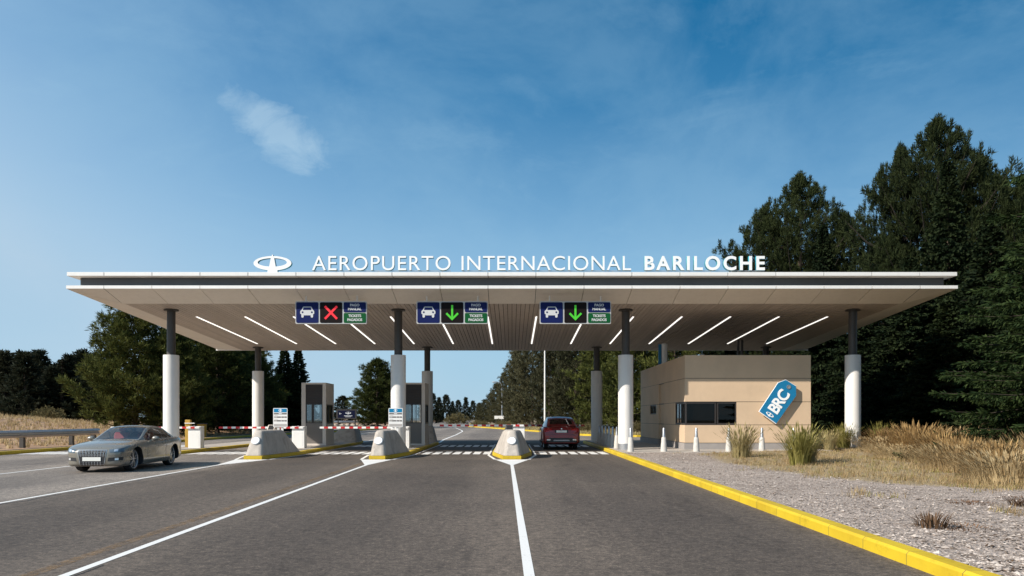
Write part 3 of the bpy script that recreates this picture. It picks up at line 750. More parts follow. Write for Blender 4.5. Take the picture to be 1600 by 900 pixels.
def barrier(I, rear, label):
    def yy_(y): return (YN+YT-y) if rear else y
    c_ = (I['nl']+I['nr'])/2
    t = thing('concrete_barrier', label, 'concrete barrier', (c_,yy_(29.5),.149), group='concrete crash barriers on the island noses')
    h = .965; i_ = .05
    bot = [(I['nl']+.03,YN+.06),(I['nr']-.03,YN+.06),(I['R']-i_,YC),(I['R']-i_,32.25),(I['L']+i_,32.25),(I['L']+i_,YC)]
    tw = .25; top = [(c_-.17,28.9),(c_+.17,28.9),(c_+tw+.10,30.4),(c_+tw+.10,31.0),(c_-tw-.10,31.0),(c_-tw-.10,30.4)]
    b = MB(); n = 6
    vs = [(x-c_,yy_(y)-yy_(29.5),0) for x,y in bot]+[(x-c_,yy_(y)-yy_(29.5),h) for x,y in top]
    b.add(vs, [(i,(i+1)%n,n+(i+1)%n,n+i) for i in range(n)]+[tuple(range(n,2*n))])
    ob_ = b.build('body', M['concrete'], t, bevel=.13); ob_.modifiers['bevel'].segments = 4; ob_.modifiers['bevel'].angle_limit = R(20)
    ob_.data.polygons.foreach_set('use_smooth',[True]*len(ob_.data.polygons)); ob_.data.set_sharp_from_angle(angle=R(70))
    # round reflector on the nose
    k = (.70-.149)/h; yf = YN+.06+(28.9-YN-.06)*k
    sl_ = math.atan2(28.9-YN-.06, h); s = -1 if rear else 1
    Mx = Matrix.Translation(Vector((0, yy_(yf)-yy_(29.5), .70-.149))) @ Matrix.Rotation((PI/2-sl_)*s,4,'X')
    b = MB(); b.lathe([(0,.0),(.175,0),(.175,.03),(.145,.045)], 28, 0, Mx); ri = b.build('reflector_rim', M['alu'], t, smooth=True)
    b = MB(); b.lathe([(.15,.036),(.145,.052),(.09,.062),(0,.066)], 28, 0, Mx); b.build('reflector', M['reflector'], ri, smooth=True)
bl = ['sloped concrete barrier with white disc on the near nose of the left booth island',
      'sloped concrete barrier with white disc in front of the second booth and tall column',
      'sloped concrete barrier with white disc on the lane divider, left of the red car']
for I, l_ in zip(ISL, bl): barrier(I, False, l_)
bl = ['sloped concrete barrier at the far end of the left booth island', 'sloped concrete barrier at the far end of the second booth island', 'sloped concrete barrier at the far end of the lane divider behind the gate box']
for I, l_ in zip(ISL, bl): barrier(I, True, l_)

def booth(X0, label):
    t = thing('toll_booth', label, 'toll booth', (X0,39,.149), group='toll booths'); W, D, H = 1.30, 1.75, 3.32
    b = MB()
    b.box(-.02,W+.02,-.02,D+.02,0,.09); b.box(0,W,0,D,3.23,H)                      # sill and roof
    for y0, y1 in ((0,.12),(D-.12,D)):
        b.box(0,.22,y0,y1,.09,3.23); b.box(W-.18,W,y0,y1,.09,3.23)
    for x0, x1 in ((0,.08),(W-.08,W)):
        b.box(x0,x1,.12,D-.12,.09,1.14); b.box(x0,x1,.12,D-.12,2.17,3.23); b.box(x0,x1,D-.26,D-.12,1.14,2.17)
    b.build('body', M['booth_wall'], t, bevel=.006)
    for y0, y1 in ((.03,.09),(D-.09,D-.03)):
        b = MB(); b.box(.22,W-.18,y0+.02,y1,2.20,3.23)
        for i in range(11): b.yz([(y0,2.23+.09*i),(y0+.03,2.30+.09*i),(y0+.035,2.29+.09*i),(y0+.008,2.225+.09*i)], .225, W-.185)
        b.build('louvre', M['louvre'], t)
        b = MB(); b.box(.22,W-.18,y0,y1,.09,1.17); b.build('door_panel', M['booth_door'], t)
        b = MB()
        for x in (.22,.53,.60,W-.18-.05): b.box(x,x+.05,y0,y1,1.17,2.20)
        b.box(.27,W-.23,y0,y1,2.15,2.20) if False else None
        for x0, x1 in ((.27,.53),(.58,.60),(.65,W-.23)): b.box(x0,x1,y0,y1,2.155,2.20); b.box(x0,x1,y0,y1,1.17,1.21)
        fr = b.build('window_frame', M['frame_dark'], t)
        b = MB(); b.box(.27,.53,y0+.025,y0+.031,1.21,2.155); b.box(.65,W-.23,y0+.025,y0+.031,1.21,2.155); b.build('pane', M['glass'], fr)
    for x0 in (.01,W-.07):
        b = MB(); x1 = x0+.06
        for y0, y1 in ((.12,.18),(.62,.68),(D-.32,D-.26)): b.box(x0-.012,x1+.012,y0,y1,1.14,2.17)
        for y0, y1 in ((.18,.62),(.68,D-.32)): b.box(x0-.012,x1+.012,y0,y1,1.14,1.20); b.box(x0-.012,x1+.012,y0,y1,2.11,2.17)
        fr = b.build('side_window', M['frame_dark'], t)
        b = MB(); b.box(x0+.025,x0+.031,.18,.62,1.2,2.11); b.box(x0+.025,x0+.031,.68,D-.32,1.2,2.11); b.build('pane', M['glass'], fr)
booth(-11.16, 'narrow white toll booth with dark louvres behind the left fee sign')
booth(-5.91, 'narrow white toll booth half hidden behind the second front column')

def gate(X, Y, label, length=4.0, cab=True, z=1.14):
    t = thing('barrier_gate', label, 'barrier gate', (X,Y,.149), group='striped barrier gates across the lanes')
    b = MB(); b.box(-.30,.30,0,.42,0,1.01); b.box(-.31,.31,-.01,.43,1.01,1.05); b.build('cabinet', M['white'], t, bevel=.02)
    b = MB(); b.box(-.22,.22,-.004,.0,.12,.80); b.build('access_door', M['panel'], t)
    b = MB(); s = 1 if length > 0 else -1; n_ = int(abs(length)/.20)
    for i in range(n_):
        x0, x1 = sorted((s*(-.25+.0)+s*.2*i*1.0, s*(-.25)+s*.2*(i+1)))
        b.box(x0, x1, -.075, -.025, z-.149-.045, z-.149+.045, 1 if i % 2 else 0)
    b.build('arm', [M['white'],M['red_stripe']], t)
    b = MB(); b.box(-.12,.12,-.03,.0,.86,1.10) if False else b.cyl(0,0,.80,.801,.01); 
    q = MB(); Mx = Matrix.Translation(Vector((0,-.006,z-.149))) @ Matrix.Rotation(PI/2,4,'X'); q.lathe([(0,-.02),(.09,-.02),(.09,.018),(0,.018)],16,0,Mx); q.build('pivot', M['alu'], t)
gate(-15.15,35.1,'white gate cabinet beside the leftmost front column, its striped arm reaching left',-4.3)
gate(-10.2,35.1,'white gate cabinet in front of the left booth, its striped arm reaching left',-4.15)
gate(-5.2,35.1,'white gate cabinet behind the second front column, its striped arm reaching left',-4.2)
gate(.31,35.1,'gate cabinet behind the lane divider barrier, its striped arm reaching left',-4.1,z=1.24)
gate(.35,41.8,'gate on the lane divider beyond the red car, its striped arm reaching right',4.1,z=1.17)

def machine(X, Y, mat, label):
    t = thing('ticket_machine', label, 'ticket machine', (X,Y,.149), group='ticket machines behind the barriers')
    b = MB(); b.yz([(0,0),(.5,0),(.5,1.14),(.28,1.14),(0,.86)], -.17, .17); b.build('body', mat, t, bevel=.012)
    b = MB(); b.yz([(.03,.893),(.25,1.113),(.245,1.118),(.025,.898)], -.12, .12); b.build('screen', M['black'], t)
machine(-10.85,33.0,M['booth_wall'],'pale slant topped ticket machine behind the left barrier, beside the fee sign')
machine(-.12,33.0,M['recess'],'dark slant topped ticket machine behind the barrier left of the red car')

def fee_sign(X, Y, label):
    t = thing('fee_sign', label, 'fee sign', (X,Y,.149), group='parking fee signs')
    b = MB()
    for x in (-.15,.02): b.box(x,x+.10,.035,.085,0,1.20)
    b.build('post', M['white'], t)
    b = MB(); b.xz(rrect(-.315,.315,1.04,1.885,.04), 0, .03); pn = b.build('sign_panel', M['white'], t)
    b = MB(); b.xz(rrect(-.285,.285,1.70,1.86,.012), -.006, -.001); b.xz(rrect(-.285,.285,1.61,1.665,.008), -.006, -.001,1)
    b.build('header', [M['sign_blue'],M['dark_text']], pn)
    b = MB(); b.ring_xz(ell(.075,.066,24,0,1.782), ell(.058,.050,24,0,1.782), -.010, -.006); b.xz([(-.03,1.722),(.03,1.722),(.013,1.842),(-.013,1.842)], -.012, -.006); b.box(-.07,.07,-.009,-.0062,1.625,1.65)
    b.build('emblem', M['letter'], pn)
    b = MB()
    for z in (1.475,1.31):
        b.xz(rrect(-.285,.285,z-.012,z+.042,.004), -.004, -.001, 1)
        b.xz(rrect(-.15,.02,z-.01,z+.04,.004), -.007, -.0045, 0); b.xz(rrect(.06,.155,z-.01,z+.04,.004), -.007, -.0045, 0); b.xz(rrect(.185,.28,z-.01,z+.04,.004), -.007, -.0045, 0); b.xz(rrect(-.28,-.16,z+.008,z+.026,.003), -.007, -.0045, 0)
        b.xz(rrect(-.27,-.10,z+.075,z+.09,.003), -.004, -.001, 1)
    b.xz(rrect(-.285,.285,1.07,1.185,.01), -.004, -.001, 1)
    b.build('fee_table', [M['dark_text'],M['mid_text']], pn)
fee_sign(-10.27,32.62,'small white fee sign with blue header in front of the left booth')
fee_sign(-5.16,32.62,'small white fee sign with blue header against the second front column')

t = thing('payment_post', 'ochre payment post with a white shelf behind the leftmost front column', 'payment post', (-16.05,36.4,.149))
b = MB(); b.box(-.13,.13,0,.2,0,1.36); b.build('body', M['ochre'], t, bevel=.02)
b = MB(); b.box(-.13,.36,-.04,.02,1.17,1.21); b.build('shelf', M['white'], t)
t = thing('bin', 'dark ochre litter bin beyond the left gate cabinet', 'bin', (-23.6,56,.13))
b = MB(); b.cyl(0,0,0,1.0,.32,.36,18); b.build('body', M['ochre'], t, smooth=True)
b = MB(); b.cyl(0,0,1.0,1.06,.40,.38,18); b.build('lid', M['frame_dark'], t, smooth=True)

# ------------------------------------------------------------------ bollards
def bollard_proto():
    t = thing('bollard','x','bollard')
    b = MB(); b.lathe([(0,-.02),(.145,-.02),(.142,.02),(.098,.60),(.088,.615),(0,.615)], 20); b.build('base', M['bollard_conc'], t, smooth=True)
    b = MB(); b.lathe([(.074,.612),(.070,.64),(.050,1.0),(.040,1.02),(0,1.024)], 20); b.build('top', M['steel'], t, smooth=True)
    return t
b0 = bollard_proto(); first = True
fl = ['grey bollard beside the collared column at the pavement corner','grey bollard in front of the left corner of the tan office','grey bollard just below the corner window of the tan office',
      'grey bollard below the right end of the corner window','grey bollard behind the pale left grass tussock','grey bollard behind the green tussock under the blue tag']
for x, l_ in zip((5.12,6.55,7.95,9.35,10.78,12.15), fl):
    o = b0 if first else copy_tree(b0); first = False
    o.location = (x,31.75,.149); o['label'] = l_; o['group'] = 'bollards in front of the tan office'
for k in range(6):
    o = copy_tree(b0); o.location = (5.0,35.1+1.4*k,.149)
    o['label'] = 'bollard in the shaded kerb row beside the right lane, %s from the front column' % ORD[k]; o['group'] = 'bollards along the shaded kerb'

# ------------------------------------------------------------------ the tan office
X0, X1, Y0, Y1 = 7.94, 13.72, 33.8, 45.4
of = thing('office_building', 'low flat roofed tan office with a corner window beside the right lane', 'building', (X0,Y0,.149))
def bl_(b): b.v = [(x-X0,y-Y0,z-.149) for x,y,z in b.v]; return b
def ringband(b, z0, z1, cuts=(), ins=0, front0=None, side0=None):
    th = .12
    fx = X0+ins if front0 is None else front0
    b.box(fx, X1-ins, Y0+ins, Y0+th, z0, z1)
    b.box(X1-th, X1-ins, Y0+th, Y1-ins, z0, z1); b.box(X0+ins, X1-th, Y1-th, Y1-ins, z0, z1)
    ys_ = Y0+th if side0 is None else side0
    for a, c_ in cuts:
        if a > ys_: b.box(X0+ins, X0+th, ys_, a, z0, z1)
        ys_ = c_
    b.box(X0+ins, X0+th, ys_, Y1-th, z0, z1)
DOOR = (38.5,39.85); SW = (40.5,42.4)
b = MB(); ringband(b,.149,.44,(DOOR,),-.03); bl_(b).build('plinth', M['plinth'], of)
b = MB(); ringband(b,.462,1.27,(DOOR,)); ringband(b,1.292,1.80,(DOOR,),0,10.32,35.85); ringband(b,1.80,2.33,(DOOR,SW),0,10.32,35.85)
ringband(b,2.352,3.41,(DOOR,)); ringband(b,3.432,4.48); bl_(b).build('wall', M['tan_wall'], of)
b = MB(); b.box(X0+.035,X1-.035,Y0+.035,Y1-.035,.30,1.28) if False else None
for z0, z1 in ((.43,.47),(1.262,1.30),(2.322,2.36),(3.402,3.44)):
    b.box(X0+.03,X1-.03,Y0+.03,Y1-.03,z0,z1)
b.box(X0+1.3,X1-.15,Y0+1.3,Y1-.15,.5,4.2); b.box(X0+.13,X0+.7,SW[0],SW[1],1.7,2.4) if False else None
bl_(b).build('core', M['frame_dark'], of)
b = MB(); b.box(X0+.12,X1-.12,Y0+.12,Y1-.12,4.22,4.33); bl_(b).build('roof', M['plinth'], of)
b = MB(); b.box(X0+.09,X0+.14,DOOR[0],DOOR[1],.15,3.40); bl_(b).build('door', M['tan_wall'], of)
b = MB()                                                    # corner window
fx1, sy1 = 10.32, 35.85
for x in (X0+.03, 9.32, 9.42, fx1-.06): b.box(x,x+.06,Y0+.03,Y0+.09,1.30,2.32)
for y in (35.15, sy1-.06): b.box(X0+.03,X0+.09,y,y+.06,1.30,2.32)
for z0 in (1.302,2.258):
    b.box(X0+.09,9.32,Y0+.032,Y0+.088,z0,z0+.06); b.box(9.48,fx1-.06,Y0+.032,Y0+.088,z0,z0+.06); b.box(X0+.032,X0+.088,Y0+.09,35.15,z0,z0+.06); b.box(X0+.032,X0+.088,35.21,sy1-.06,z0,z0+.06)
wf = bl_(b).build('window', M['frame_dark'], of)
b = MB(); b.box(X0+.09,9.32,Y0+.055,Y0+.061,1.362,2.258); b.box(9.48,fx1-.06,Y0+.055,Y0+.061,1.362,2.258); b.box(X0+.055,X0+.061,Y0+.09,sy1-.06,1.362,2.258)
bl_(b).build('pane', M['glass_dark'], wf)
b = MB(); b.box(X0+.45,9.3,Y0+.30,Y0+.32,1.32,2.30); b.box(9.55,fx1-.1,Y0+.32,Y0+.34,1.75,2.30)
bl_(b).build('blind', M['blind'], wf)
b = MB()
for y in (SW[0]+.03, 41.42, SW[1]-.09): b.box(X0+.04,X0+.1,y,y+.06,1.80,2.33)
for z0 in (1.802,2.268): b.box(X0+.042,X0+.098,SW[0]+.09,41.42,z0,z0+.06); b.box(X0+.042,X0+.098,41.48,SW[1]-.09,z0,z0+.06)
wf = bl_(b).build('window', M['frame_dark'], of)
b = MB(); b.box(X0+.065,X0+.07,SW[0]+.09,SW[1]-.09,1.86,2.27); bl_(b).build('pane', M['glass_dark'], wf)
# things on the office roof
t = thing('vent_pipe', 'thick white vent pipe with a blue band on its left, on the office roof', 'vent pipe', (8.95,43.2,4.33))
b = MB(); b.cyl(0,0,0,1.62,.17,n=20); b.build('pipe', M['white'], t, smooth=True)
b = MB(); b.box(-.36,-.18,-.02,.02,.2,1.6); b.build('blue_plate', M['tag_blue'], t)
t = thing('floodlight', 'small white floodlight on the office roof edge', 'floodlight', (8.9,39.0,4.33))
b = MB(); b.cyl(0,0,0,.30,.025,n=8); b.build('stem', M['alu'], t)
b = MB(); b.yz([(-.08,.26),(.1,.30),(.1,.44),(-.08,.5)], -.12, .12); b.build('head', M['white'], t, bevel=.01)
t = thing('vent_pipe', 'short white vent pipe with a rusty side behind the office parapet', 'vent pipe', (11.1,43.0,4.33))
b = MB(); b.cyl(0,0,0,.98,.14,n=16); b.build('pipe', M['white'], t, smooth=True)
b = MB(); b.box(.15,.24,-.03,.03,.1,.95); b.build('bracket', M['ochre'], t)
t = thing('roof_post', 'dark steel post between the office roof and the canopy ceiling', 'post', (13.2,42.6,4.33))
b = MB()
for s in (-.11,.11): b.box(s-.06,s+.06,-.06,.06,0,zs(42.6)-4.34)
b.build('shaft', M['steel_dark'], t)

# the blue luggage tag on the front wall
YW = 33.60
def tagp(px, py): px = 1160+px/9; py = 580+py/9; return ((px-800)*YW/F, 1.6+(653-py)*YW/F)
t = thing('luggage_tag_sign', 'large tilted blue luggage tag sign lettered BRC on the tan office wall', 'wall sign', (0,YW,0))
P = [tagp(*q) for q in ((610,116),(758,208),(760,345),(474,744),(229,568),(500,160))][::-1]
cx_, cz_ = sum(p_[0] for p_ in P)/6, sum(p_[1] for p_ in P)/6
t.location = (cx_,YW,cz_); loc_ = lambda q: (q[0]-cx_,q[1]-cz_)
P = [loc_(q) for q in P]
b = MB(); b.xz(P, 0, .045); b.build('plate', M['reflector'], t, bevel=.008)
b = MB(); b.xz([(x*.970,z*.976) for x,z in P], -.012, -.001); fc = b.build('face', M['tag_blue'], t)
b = MB()
for x, z in ((-.3,-.4),(.2,.4)): b.cyl(0,0,0,.2,.03,n=10) if False else b.box(x-.03,x+.03,.045,.20,z-.03,z+.03)
b.build('standoff', M['alu'], t)
def rot_mesh(me, ang, c_, y):
    for v in me.vertices:
        x, z = v.co.x, v.co.z; v.co = Vector((c_[0]+x*math.cos(ang)-z*math.sin(ang), y+v.co.y, c_[1]+x*math.sin(ang)+z*math.cos(ang)))
    return me
a_ = R(56)
tc_ = loc_(tagp(513,424)); me = text_mesh('BRC',.56,1.10,.012,(M['letter'],M['letter']),.03)
for v in me.vertices: v.co.z -= .28
link('lettering', rot_mesh(me, a_, tc_, -.026), fc)
ec = loc_(tagp(385,610)); b = MB(); emblem(b, .40, -.024, -.012)
me = b.mesh('emblem', M['letter']); link('emblem', rot_mesh(me, R(-34), ec, 0), fc)
hc = loc_(tagp(650,222)); b = MB(); b.ring_xz(ell(.10,.10,24,*hc), ell(.055,.055,24,*hc), -.03, -.012); b.xz(ell(.056,.056,24,*hc), -.02, -.0125, 1); b.build('eyelet', [M['steel'],M['alu']], fc, smooth=True)

# ------------------------------------------------------------------ rails, lamps, far signs
def wbeam(t, x0, y0, x1, y1, z, h=.33):
    d = Vector((x1-x0,y1-y0)).normalized(); nr = Vector((d.y,-d.x)); prof = [(-h/2,0),(-h/2+.03,.05),(-h/2+.11,.08),(-.03,0),(.03,0),(h/2-.11,.08),(h/2-.03,.05),(h/2,0)]
    b = MB(); vs = []
    for q in (0,1):
        px, py = (x0,y0) if q == 0 else (x1,y1)
        vs += [(px+nr.x*o,py+nr.y*o,z+zz_) for zz_, o in prof]+[(px+nr.x*(o-.012),py+nr.y*(o-.012),z+zz_) for zz_, o in reversed(prof)]
    n_ = 16; b.add(vs, [(i,(i+1)%n_,n_+(i+1)%n_,n_+i) for i in range(n_)]+[tuple(range(n_)),tuple(reversed(range(n_,2*n_)))])
    b.build('rail', M['steel'], t)
t = thing('guard_rail', 'grey steel guard rail along the dry grass left of the grey car', 'guard rail')
wbeam(t,-23.75,26,-23.75,42.3,.82,.36)
for y in (27.9,31.9,35.9,39.9,42.0):
    b = MB(); b.box(-23.98,-23.78,y-.09,y+.09,.0,.92); b.build('post', M['steel_dark'], t)
t = thing('guard_rail', 'thin grey guard rail on the far bend below the dark billboard', 'guard rail')
for (xa,ya),(xb,yb) in zip([(-33,121),(-28,121.5),(-24,122.5)],[(-28,121.5),(-24,122.5),(-20.8,125)]):
    wbeam(t,xa,ya,xb,yb,.95,.34)
for x,y in ((-33,121.1),(-28,121.6),(-24,122.6),(-20.9,125.1)):
    b = MB(); b.box(x-.08,x+.08,y,y+.12,.1,1.0); b.build('post', M['steel_dark'], t)
t = thing('billboard', 'dark navy billboard with a white emblem and arrow beyond the left booth', 'billboard', (-25.2,112,.3))
b = MB(); b.box(-1.55,1.55,0,.12,1.15,2.62); b.build('frame', M['frame_dark'], t)
b = MB(); b.xz(rrect(-1.30,1.30,1.32,2.42,.02), -.02, -.002); pn = b.build('panel', M['navy_dark'], t)
b = MB(); emblem(b,.85,-.035,-.022); b.v = [(x+.28,y,z+2.05) for x,y,z in b.v]
for x0,z0,x1,z1 in ((-1.1,1.95,-.75,1.95),(-1.1,1.95,-.95,2.08),(-1.1,1.95,-.95,1.82)): bar(b,x0,z0,x1,z1,.06,-.022,0)
b.box(-.35,.9,-.03,-.022,1.58,1.66); b.box(-.15,.7,-.03,-.022,1.44,1.50); b.build('print', M['sign_text'], pn)
b = MB()
for x in (-1.3,1.3): b.box(x-.08,x+.08,.12,.24,-.3,2.5)
b.build('post', M['frame_dark'], t)
t = thing('street_lamp', 'tall white lamp mast rising left of the red car', 'street lamp', (4.1,92,.1))
b = MB(); b.tube([(0,0,0),(0,0,11.6),(-.2,0,12.0),(-1.4,0,12.2)], [.12,.085,.075,.06], 10); b.build('mast', M['white'], t, smooth=True)
b = MB(); b.ball((-1.7,0,12.2),(.45,.16,.09)); b.build('lamp_head', M['alu'], t, smooth=True)
t = thing('street_lamp', 'slender grey street lamp with curved arm beside the far road', 'street lamp', (-2.0,146,.2))
b = MB(); b.tube([(0,0,0),(0,0,7.8),(-.3,0,8.4),(-1.1,0,8.55)], [.14,.10,.09,.08], 10); b.build('mast', M['steel'], t, smooth=True)
b = MB(); b.ball((-1.5,0,8.52),(.5,.18,.12)); b.build('lamp_head', M['alu'], t, smooth=True)
t = thing('road_sign', 'blank white board sign on two posts beside the far road', 'road sign', (-2.4,138,.15))
b = MB(); b.box(-.9,.9,0,.08,1.25,1.85); b.build('board', M['white'], t)
b = MB()
for x in (-.6,.6): b.box(x-.05,x+.05,.08,.16,0,1.7)
b.build('post', M['steel_dark'], t)
# ------------------------------------------------------------------ vegetation
def rvec(rn):
    while True:
        v = Vector((rn.uniform(-1,1),rn.uniform(-1,1),rn.uniform(-1,1)))
        if .05 < v.length < 1: return v.normalized()
class Leaves:
    def __init__(s): s.v = []; s.f = []
    def kite(s, p, d, L, w_, rn):
        a = d.cross(rvec(rn)); 
        if a.length < .05: a = d.orthogonal()
        a = a.normalized()*w_*.5; q = p+d*(L*.45); b = len(s.v)
        s.v += [tuple(p), tuple(q+a), tuple(p+d*L), tuple(q-a)]; s.f.append((b,b+1,b+2,b+3))
    def mesh(s, name, mat):
        me = bpy.data.meshes.new(name); me.from_pydata(s.v, [], s.f); me.materials.append(mat); me.update(); return me
def tuft(lv, p, d, n, L, w_, rn, spread=.85):
    for _ in range(n):
        q = (d+rvec(rn)*spread).normalized()
        lv.kite(p+rvec(rn)*L*.22, q, L*rn.uniform(.6,1.1), w_*rn.uniform(.7,1.3), rn)
def pine(H, Rm, seed, mat, limbs=90, dens_=1.0, ts=.5, up=.35, base=.04, prof=None, k=13, shape=.8, wn=.16, finger=0, clus=3, cr=.55, var=.23):
    """long-needled pine: tapered trunk, rising limbs, each carrying many needle tufts"""
    rn = random.Random(seed); lv = Leaves(); tr = MB()
    wob = [(rn.uniform(-.12,.12)*i*.2, rn.uniform(-.12,.12)*i*.2) for i in range(8)]
    pts = [(wob[i][0],wob[i][1],-.4+(H*.97+.4)*i/7) for i in range(8)]
    tr.tube(pts, [max(.03,(.012*H+.07)*(1-i/7.2)) for i in range(8)], 8)
    ga = rn.uniform(0,6)
    lump = [rn.uniform(1-var*1.2,1+var*.8) for _ in range(24)]
    for i in range(limbs):
        t = (i+rn.random())/limbs; z0 = H*(base+(.985-base)*t**.92)
        r = Rm*(((1-t)**shape) if shape > 0 else min(1,(1-t)/-shape)**.85)*min(1,.72+t*1.6)*rn.uniform(.72,1.12)*lump[int((t*9+ga*2))%24]
        r = max(r,.25); ga += 2.39996+rn.uniform(-.3,.3)
        dx, dy = math.cos(ga), math.sin(ga); rise = r*(up*(.75+.25*t)+rn.uniform(-.12,.16))
        if shape < 0: rise = min(rise, max(.1, H*.985-.62*r-z0))
        P = [Vector((dx*r*s, dy*r*s, z0+rise*s**1.6-.10*r*math.sin(PI*s))) for s in (0,.35,.7,1)]
        if r > .8: tr.tube(P, [.010*r+.018,.008*r+.012,.006*r+.008,.006], 4, 1, caps=False)
        nt_ = max(4,int(r*dens_*2.6))
        for j in range(nt_):
            s = .22+.78*((j+rn.random())/nt_)**.75
            q = s*3; a = min(2,int(q)); p = P[a].lerp(P[a+1], q-a)
            side = Vector((-dy,dx,0))*rn.uniform(-1,1)*r*.26*s
            p = p+side+Vector((0,0,rn.uniform(-.12,.22)*ts))
            d = (Vector((dx,dy,0))*.55+Vector((0,0,.65))+side*.3).normalized()
            for c_ in range(clus):
                o_ = rvec(rn)*cr*ts*rn.random()**.5*(1 if c_ else 0); o_.z *= .7
                tuft(lv, p+o_, (d+o_*.5).normalized(), k, ts, ts*wn, rn)
        if finger:                                   # upright candles at the limb tips
            for m_ in range(finger):
                p = P[3]+Vector((rn.uniform(-.3,.3),rn.uniform(-.3,.3),0))*ts
                for q in range(3): tuft(lv, p+Vector((0,0,q*ts*.42)), Vector((dx*.25,dy*.25,1)), k-2, ts*.75, ts*wn, rn, .8)
    for q in range(12):
        for c_ in range(3): tuft(lv, Vector((wob[7][0],wob[7][1],H*(.88+.0095*q)))+rvec(rn)*ts*.5*(1-q/13), Vector((0,0,1)), k, ts*.75, ts*wn, rn, .8)
    return tr.mesh('trunk', [M['bark'],M['bough']], smooth=True, recalc=False), lv.mesh('crown', mat)
def spruce(H, Rm, seed, mat, limbs=120, twig=.55, tw=.13, sub=2, droop=.22, step=.34, base=.03):
    """spruce: straight trunk, whorls of drooping boughs with flat sprays of twigs"""
    rn = random.Random(seed); lv = Leaves(); tr = MB()
    tr.tube([(0,0,-.4),(0,0,H*.5),(0,0,H*.985)], [.014*H+.06,.008*H+.03,.012], 8)
    ga = rn.uniform(0,6)
    for i in range(limbs):
        t = (i+rn.random()*.9)/limbs; z0 = H*(base+(.99-base)*t)
        r = max(.16, Rm*(1-t)**.86*rn.uniform(.70,1.12)); ga += 2.39996+rn.uniform(-.35,.35)
        dx, dy = math.cos(ga), math.sin(ga); fwd = Vector((dx,dy,0)); side = Vector((-dy,dx,0))
        def at(s): return Vector((dx*r*s, dy*r*s, z0+r*(.18*t*s-droop*(1-t*.8)*s*(1.15-.55*s*s))))
        if r > .6: tr.tube([at(0),at(.4),at(.75),at(1)], [.007*r+.010,.005*r+.008,.004*r+.005,.004], 4, 1, caps=False)
        n = max(2,int(r/step))
        for j in range(n+1):
            s = .12+.88*(j+rn.random()*.6)/(n+.6); s = min(s,1); p = at(s)
            L = twig*(.55+.75*(1-s))*min(1.25,.45+r*.35)
            for sg in (-1,1):
                d = (fwd*rn.uniform(.55,1.0)+side*sg*rn.uniform(.6,1.0)+Vector((0,0,rn.uniform(-.45,.12)))).normalized()
                lv.kite(p, d, L, tw*1.2, rn)
                for q in range(sub):
                    u = (q+.6)/(sub+.4); pp = p+d*L*u
                    for s2 in (-1,1):
                        d2 = (d*.8+side*s2*.5+fwd*.35*s2*sg+Vector((0,0,rn.uniform(-.5,.25)))).normalized()
                        lv.kite(pp, d2, L*.5*(1.1-u*.5), tw, rn)
            lv.kite(p, (fwd+Vector((0,0,rn.uniform(-.3,.3)))).normalized(), L*.8, tw*1.2, rn)
    return tr.mesh('trunk', [M['bark'],M['bough']], smooth=True, recalc=False), lv.mesh('crown', mat)

PROTO = {}
def proto(key, fn):
    if key not in PROTO: PROTO[key] = fn()
    return PROTO[key]
def tree(key, x, y, z, sx, sz, rz, label, cat='tree', group=None, name=None):
    """one tree (trunk, crown) sharing the meshes of its kind"""
    tm, cm, nm = PROTO[key]
    t = thing(name or nm, label, cat, (x,y,z), rz, group); t.scale = (sx,sx,sz)
    link('trunk', tm, t); link('crown', cm, t); return t
def reg(key, name, pair): PROTO[key] = (pair[0], pair[1], name)
reg('pineA','pine_tree', pine(10, 4.4, 11, M['pine'], 150, 1.45, .44, .42, .02, k=10, shape=.55, wn=.13, clus=4, cr=.9))
reg('pineB','pine_tree', pine(10, 4.2, 12, M['pine'], 140, 1.45, .44, .40, .02, k=10, shape=.58, wn=.13, clus=4, cr=.9))
reg('tallA','pine_tree', pine(20, 6.6, 21, M['pine_dark'], 170, .9, .46, .62, .12, k=11, shape=-.42, wn=.11, finger=3, clus=5, cr=1.0, var=.34))
reg('tallB','pine_tree', pine(18, 5.6, 22, M['pine_dark'], 150, .9, .46, .66, .10, k=11, shape=-.45, wn=.11, finger=3, clus=5, cr=1.0, var=.34))
reg('greyA','pine_tree', pine(13, 3.9, 31, M['pine_grey'], 110, 1.15, .52, .30, .02, k=9, shape=.50, wn=.16, clus=3, cr=1.0))
reg('greyB','pine_tree', pine(13, 3.5, 32, M['pine_grey'], 105, 1.15, .52, .30, .02, k=9, shape=.55, wn=.16, clus=3, cr=1.0))
reg('greenC','pine_tree', pine(13, 3.8, 33, M['pine'], 110, 1.15, .52, .30, .02, k=9, shape=.55, wn=.16, clus=3, cr=1.0))
reg('spA','spruce_tree', spruce(10, 2.7, 41, M['spruce'], 240, .62, .15, 3, .22, .26))
reg('spB','spruce_tree', spruce(14, 3.4, 42, M['spruce'], 290, .70, .15, 3, .26, .30))
reg('spN','spruce_tree', spruce(17, 5.8, 43, M['spruce_near'], 520, .62, .055, 5, .36, .17))
reg('farA','conifer_tree', pine(10, 2.3, 51, M['far'], 70, 1.5, .62, .30, .02, k=8, shape=.80, wn=.24, clus=2, cr=.8))
reg('farB','conifer_tree', spruce(10, 1.9, 52, M['far'], 90, .75, .24, 1, .2, .42))
reg('farC','conifer_tree', pine(10, 3.2, 53, M['far'], 75, 1.3, .62, .30, .02, k=8, shape=.55, wn=.24, clus=2, cr=.8))

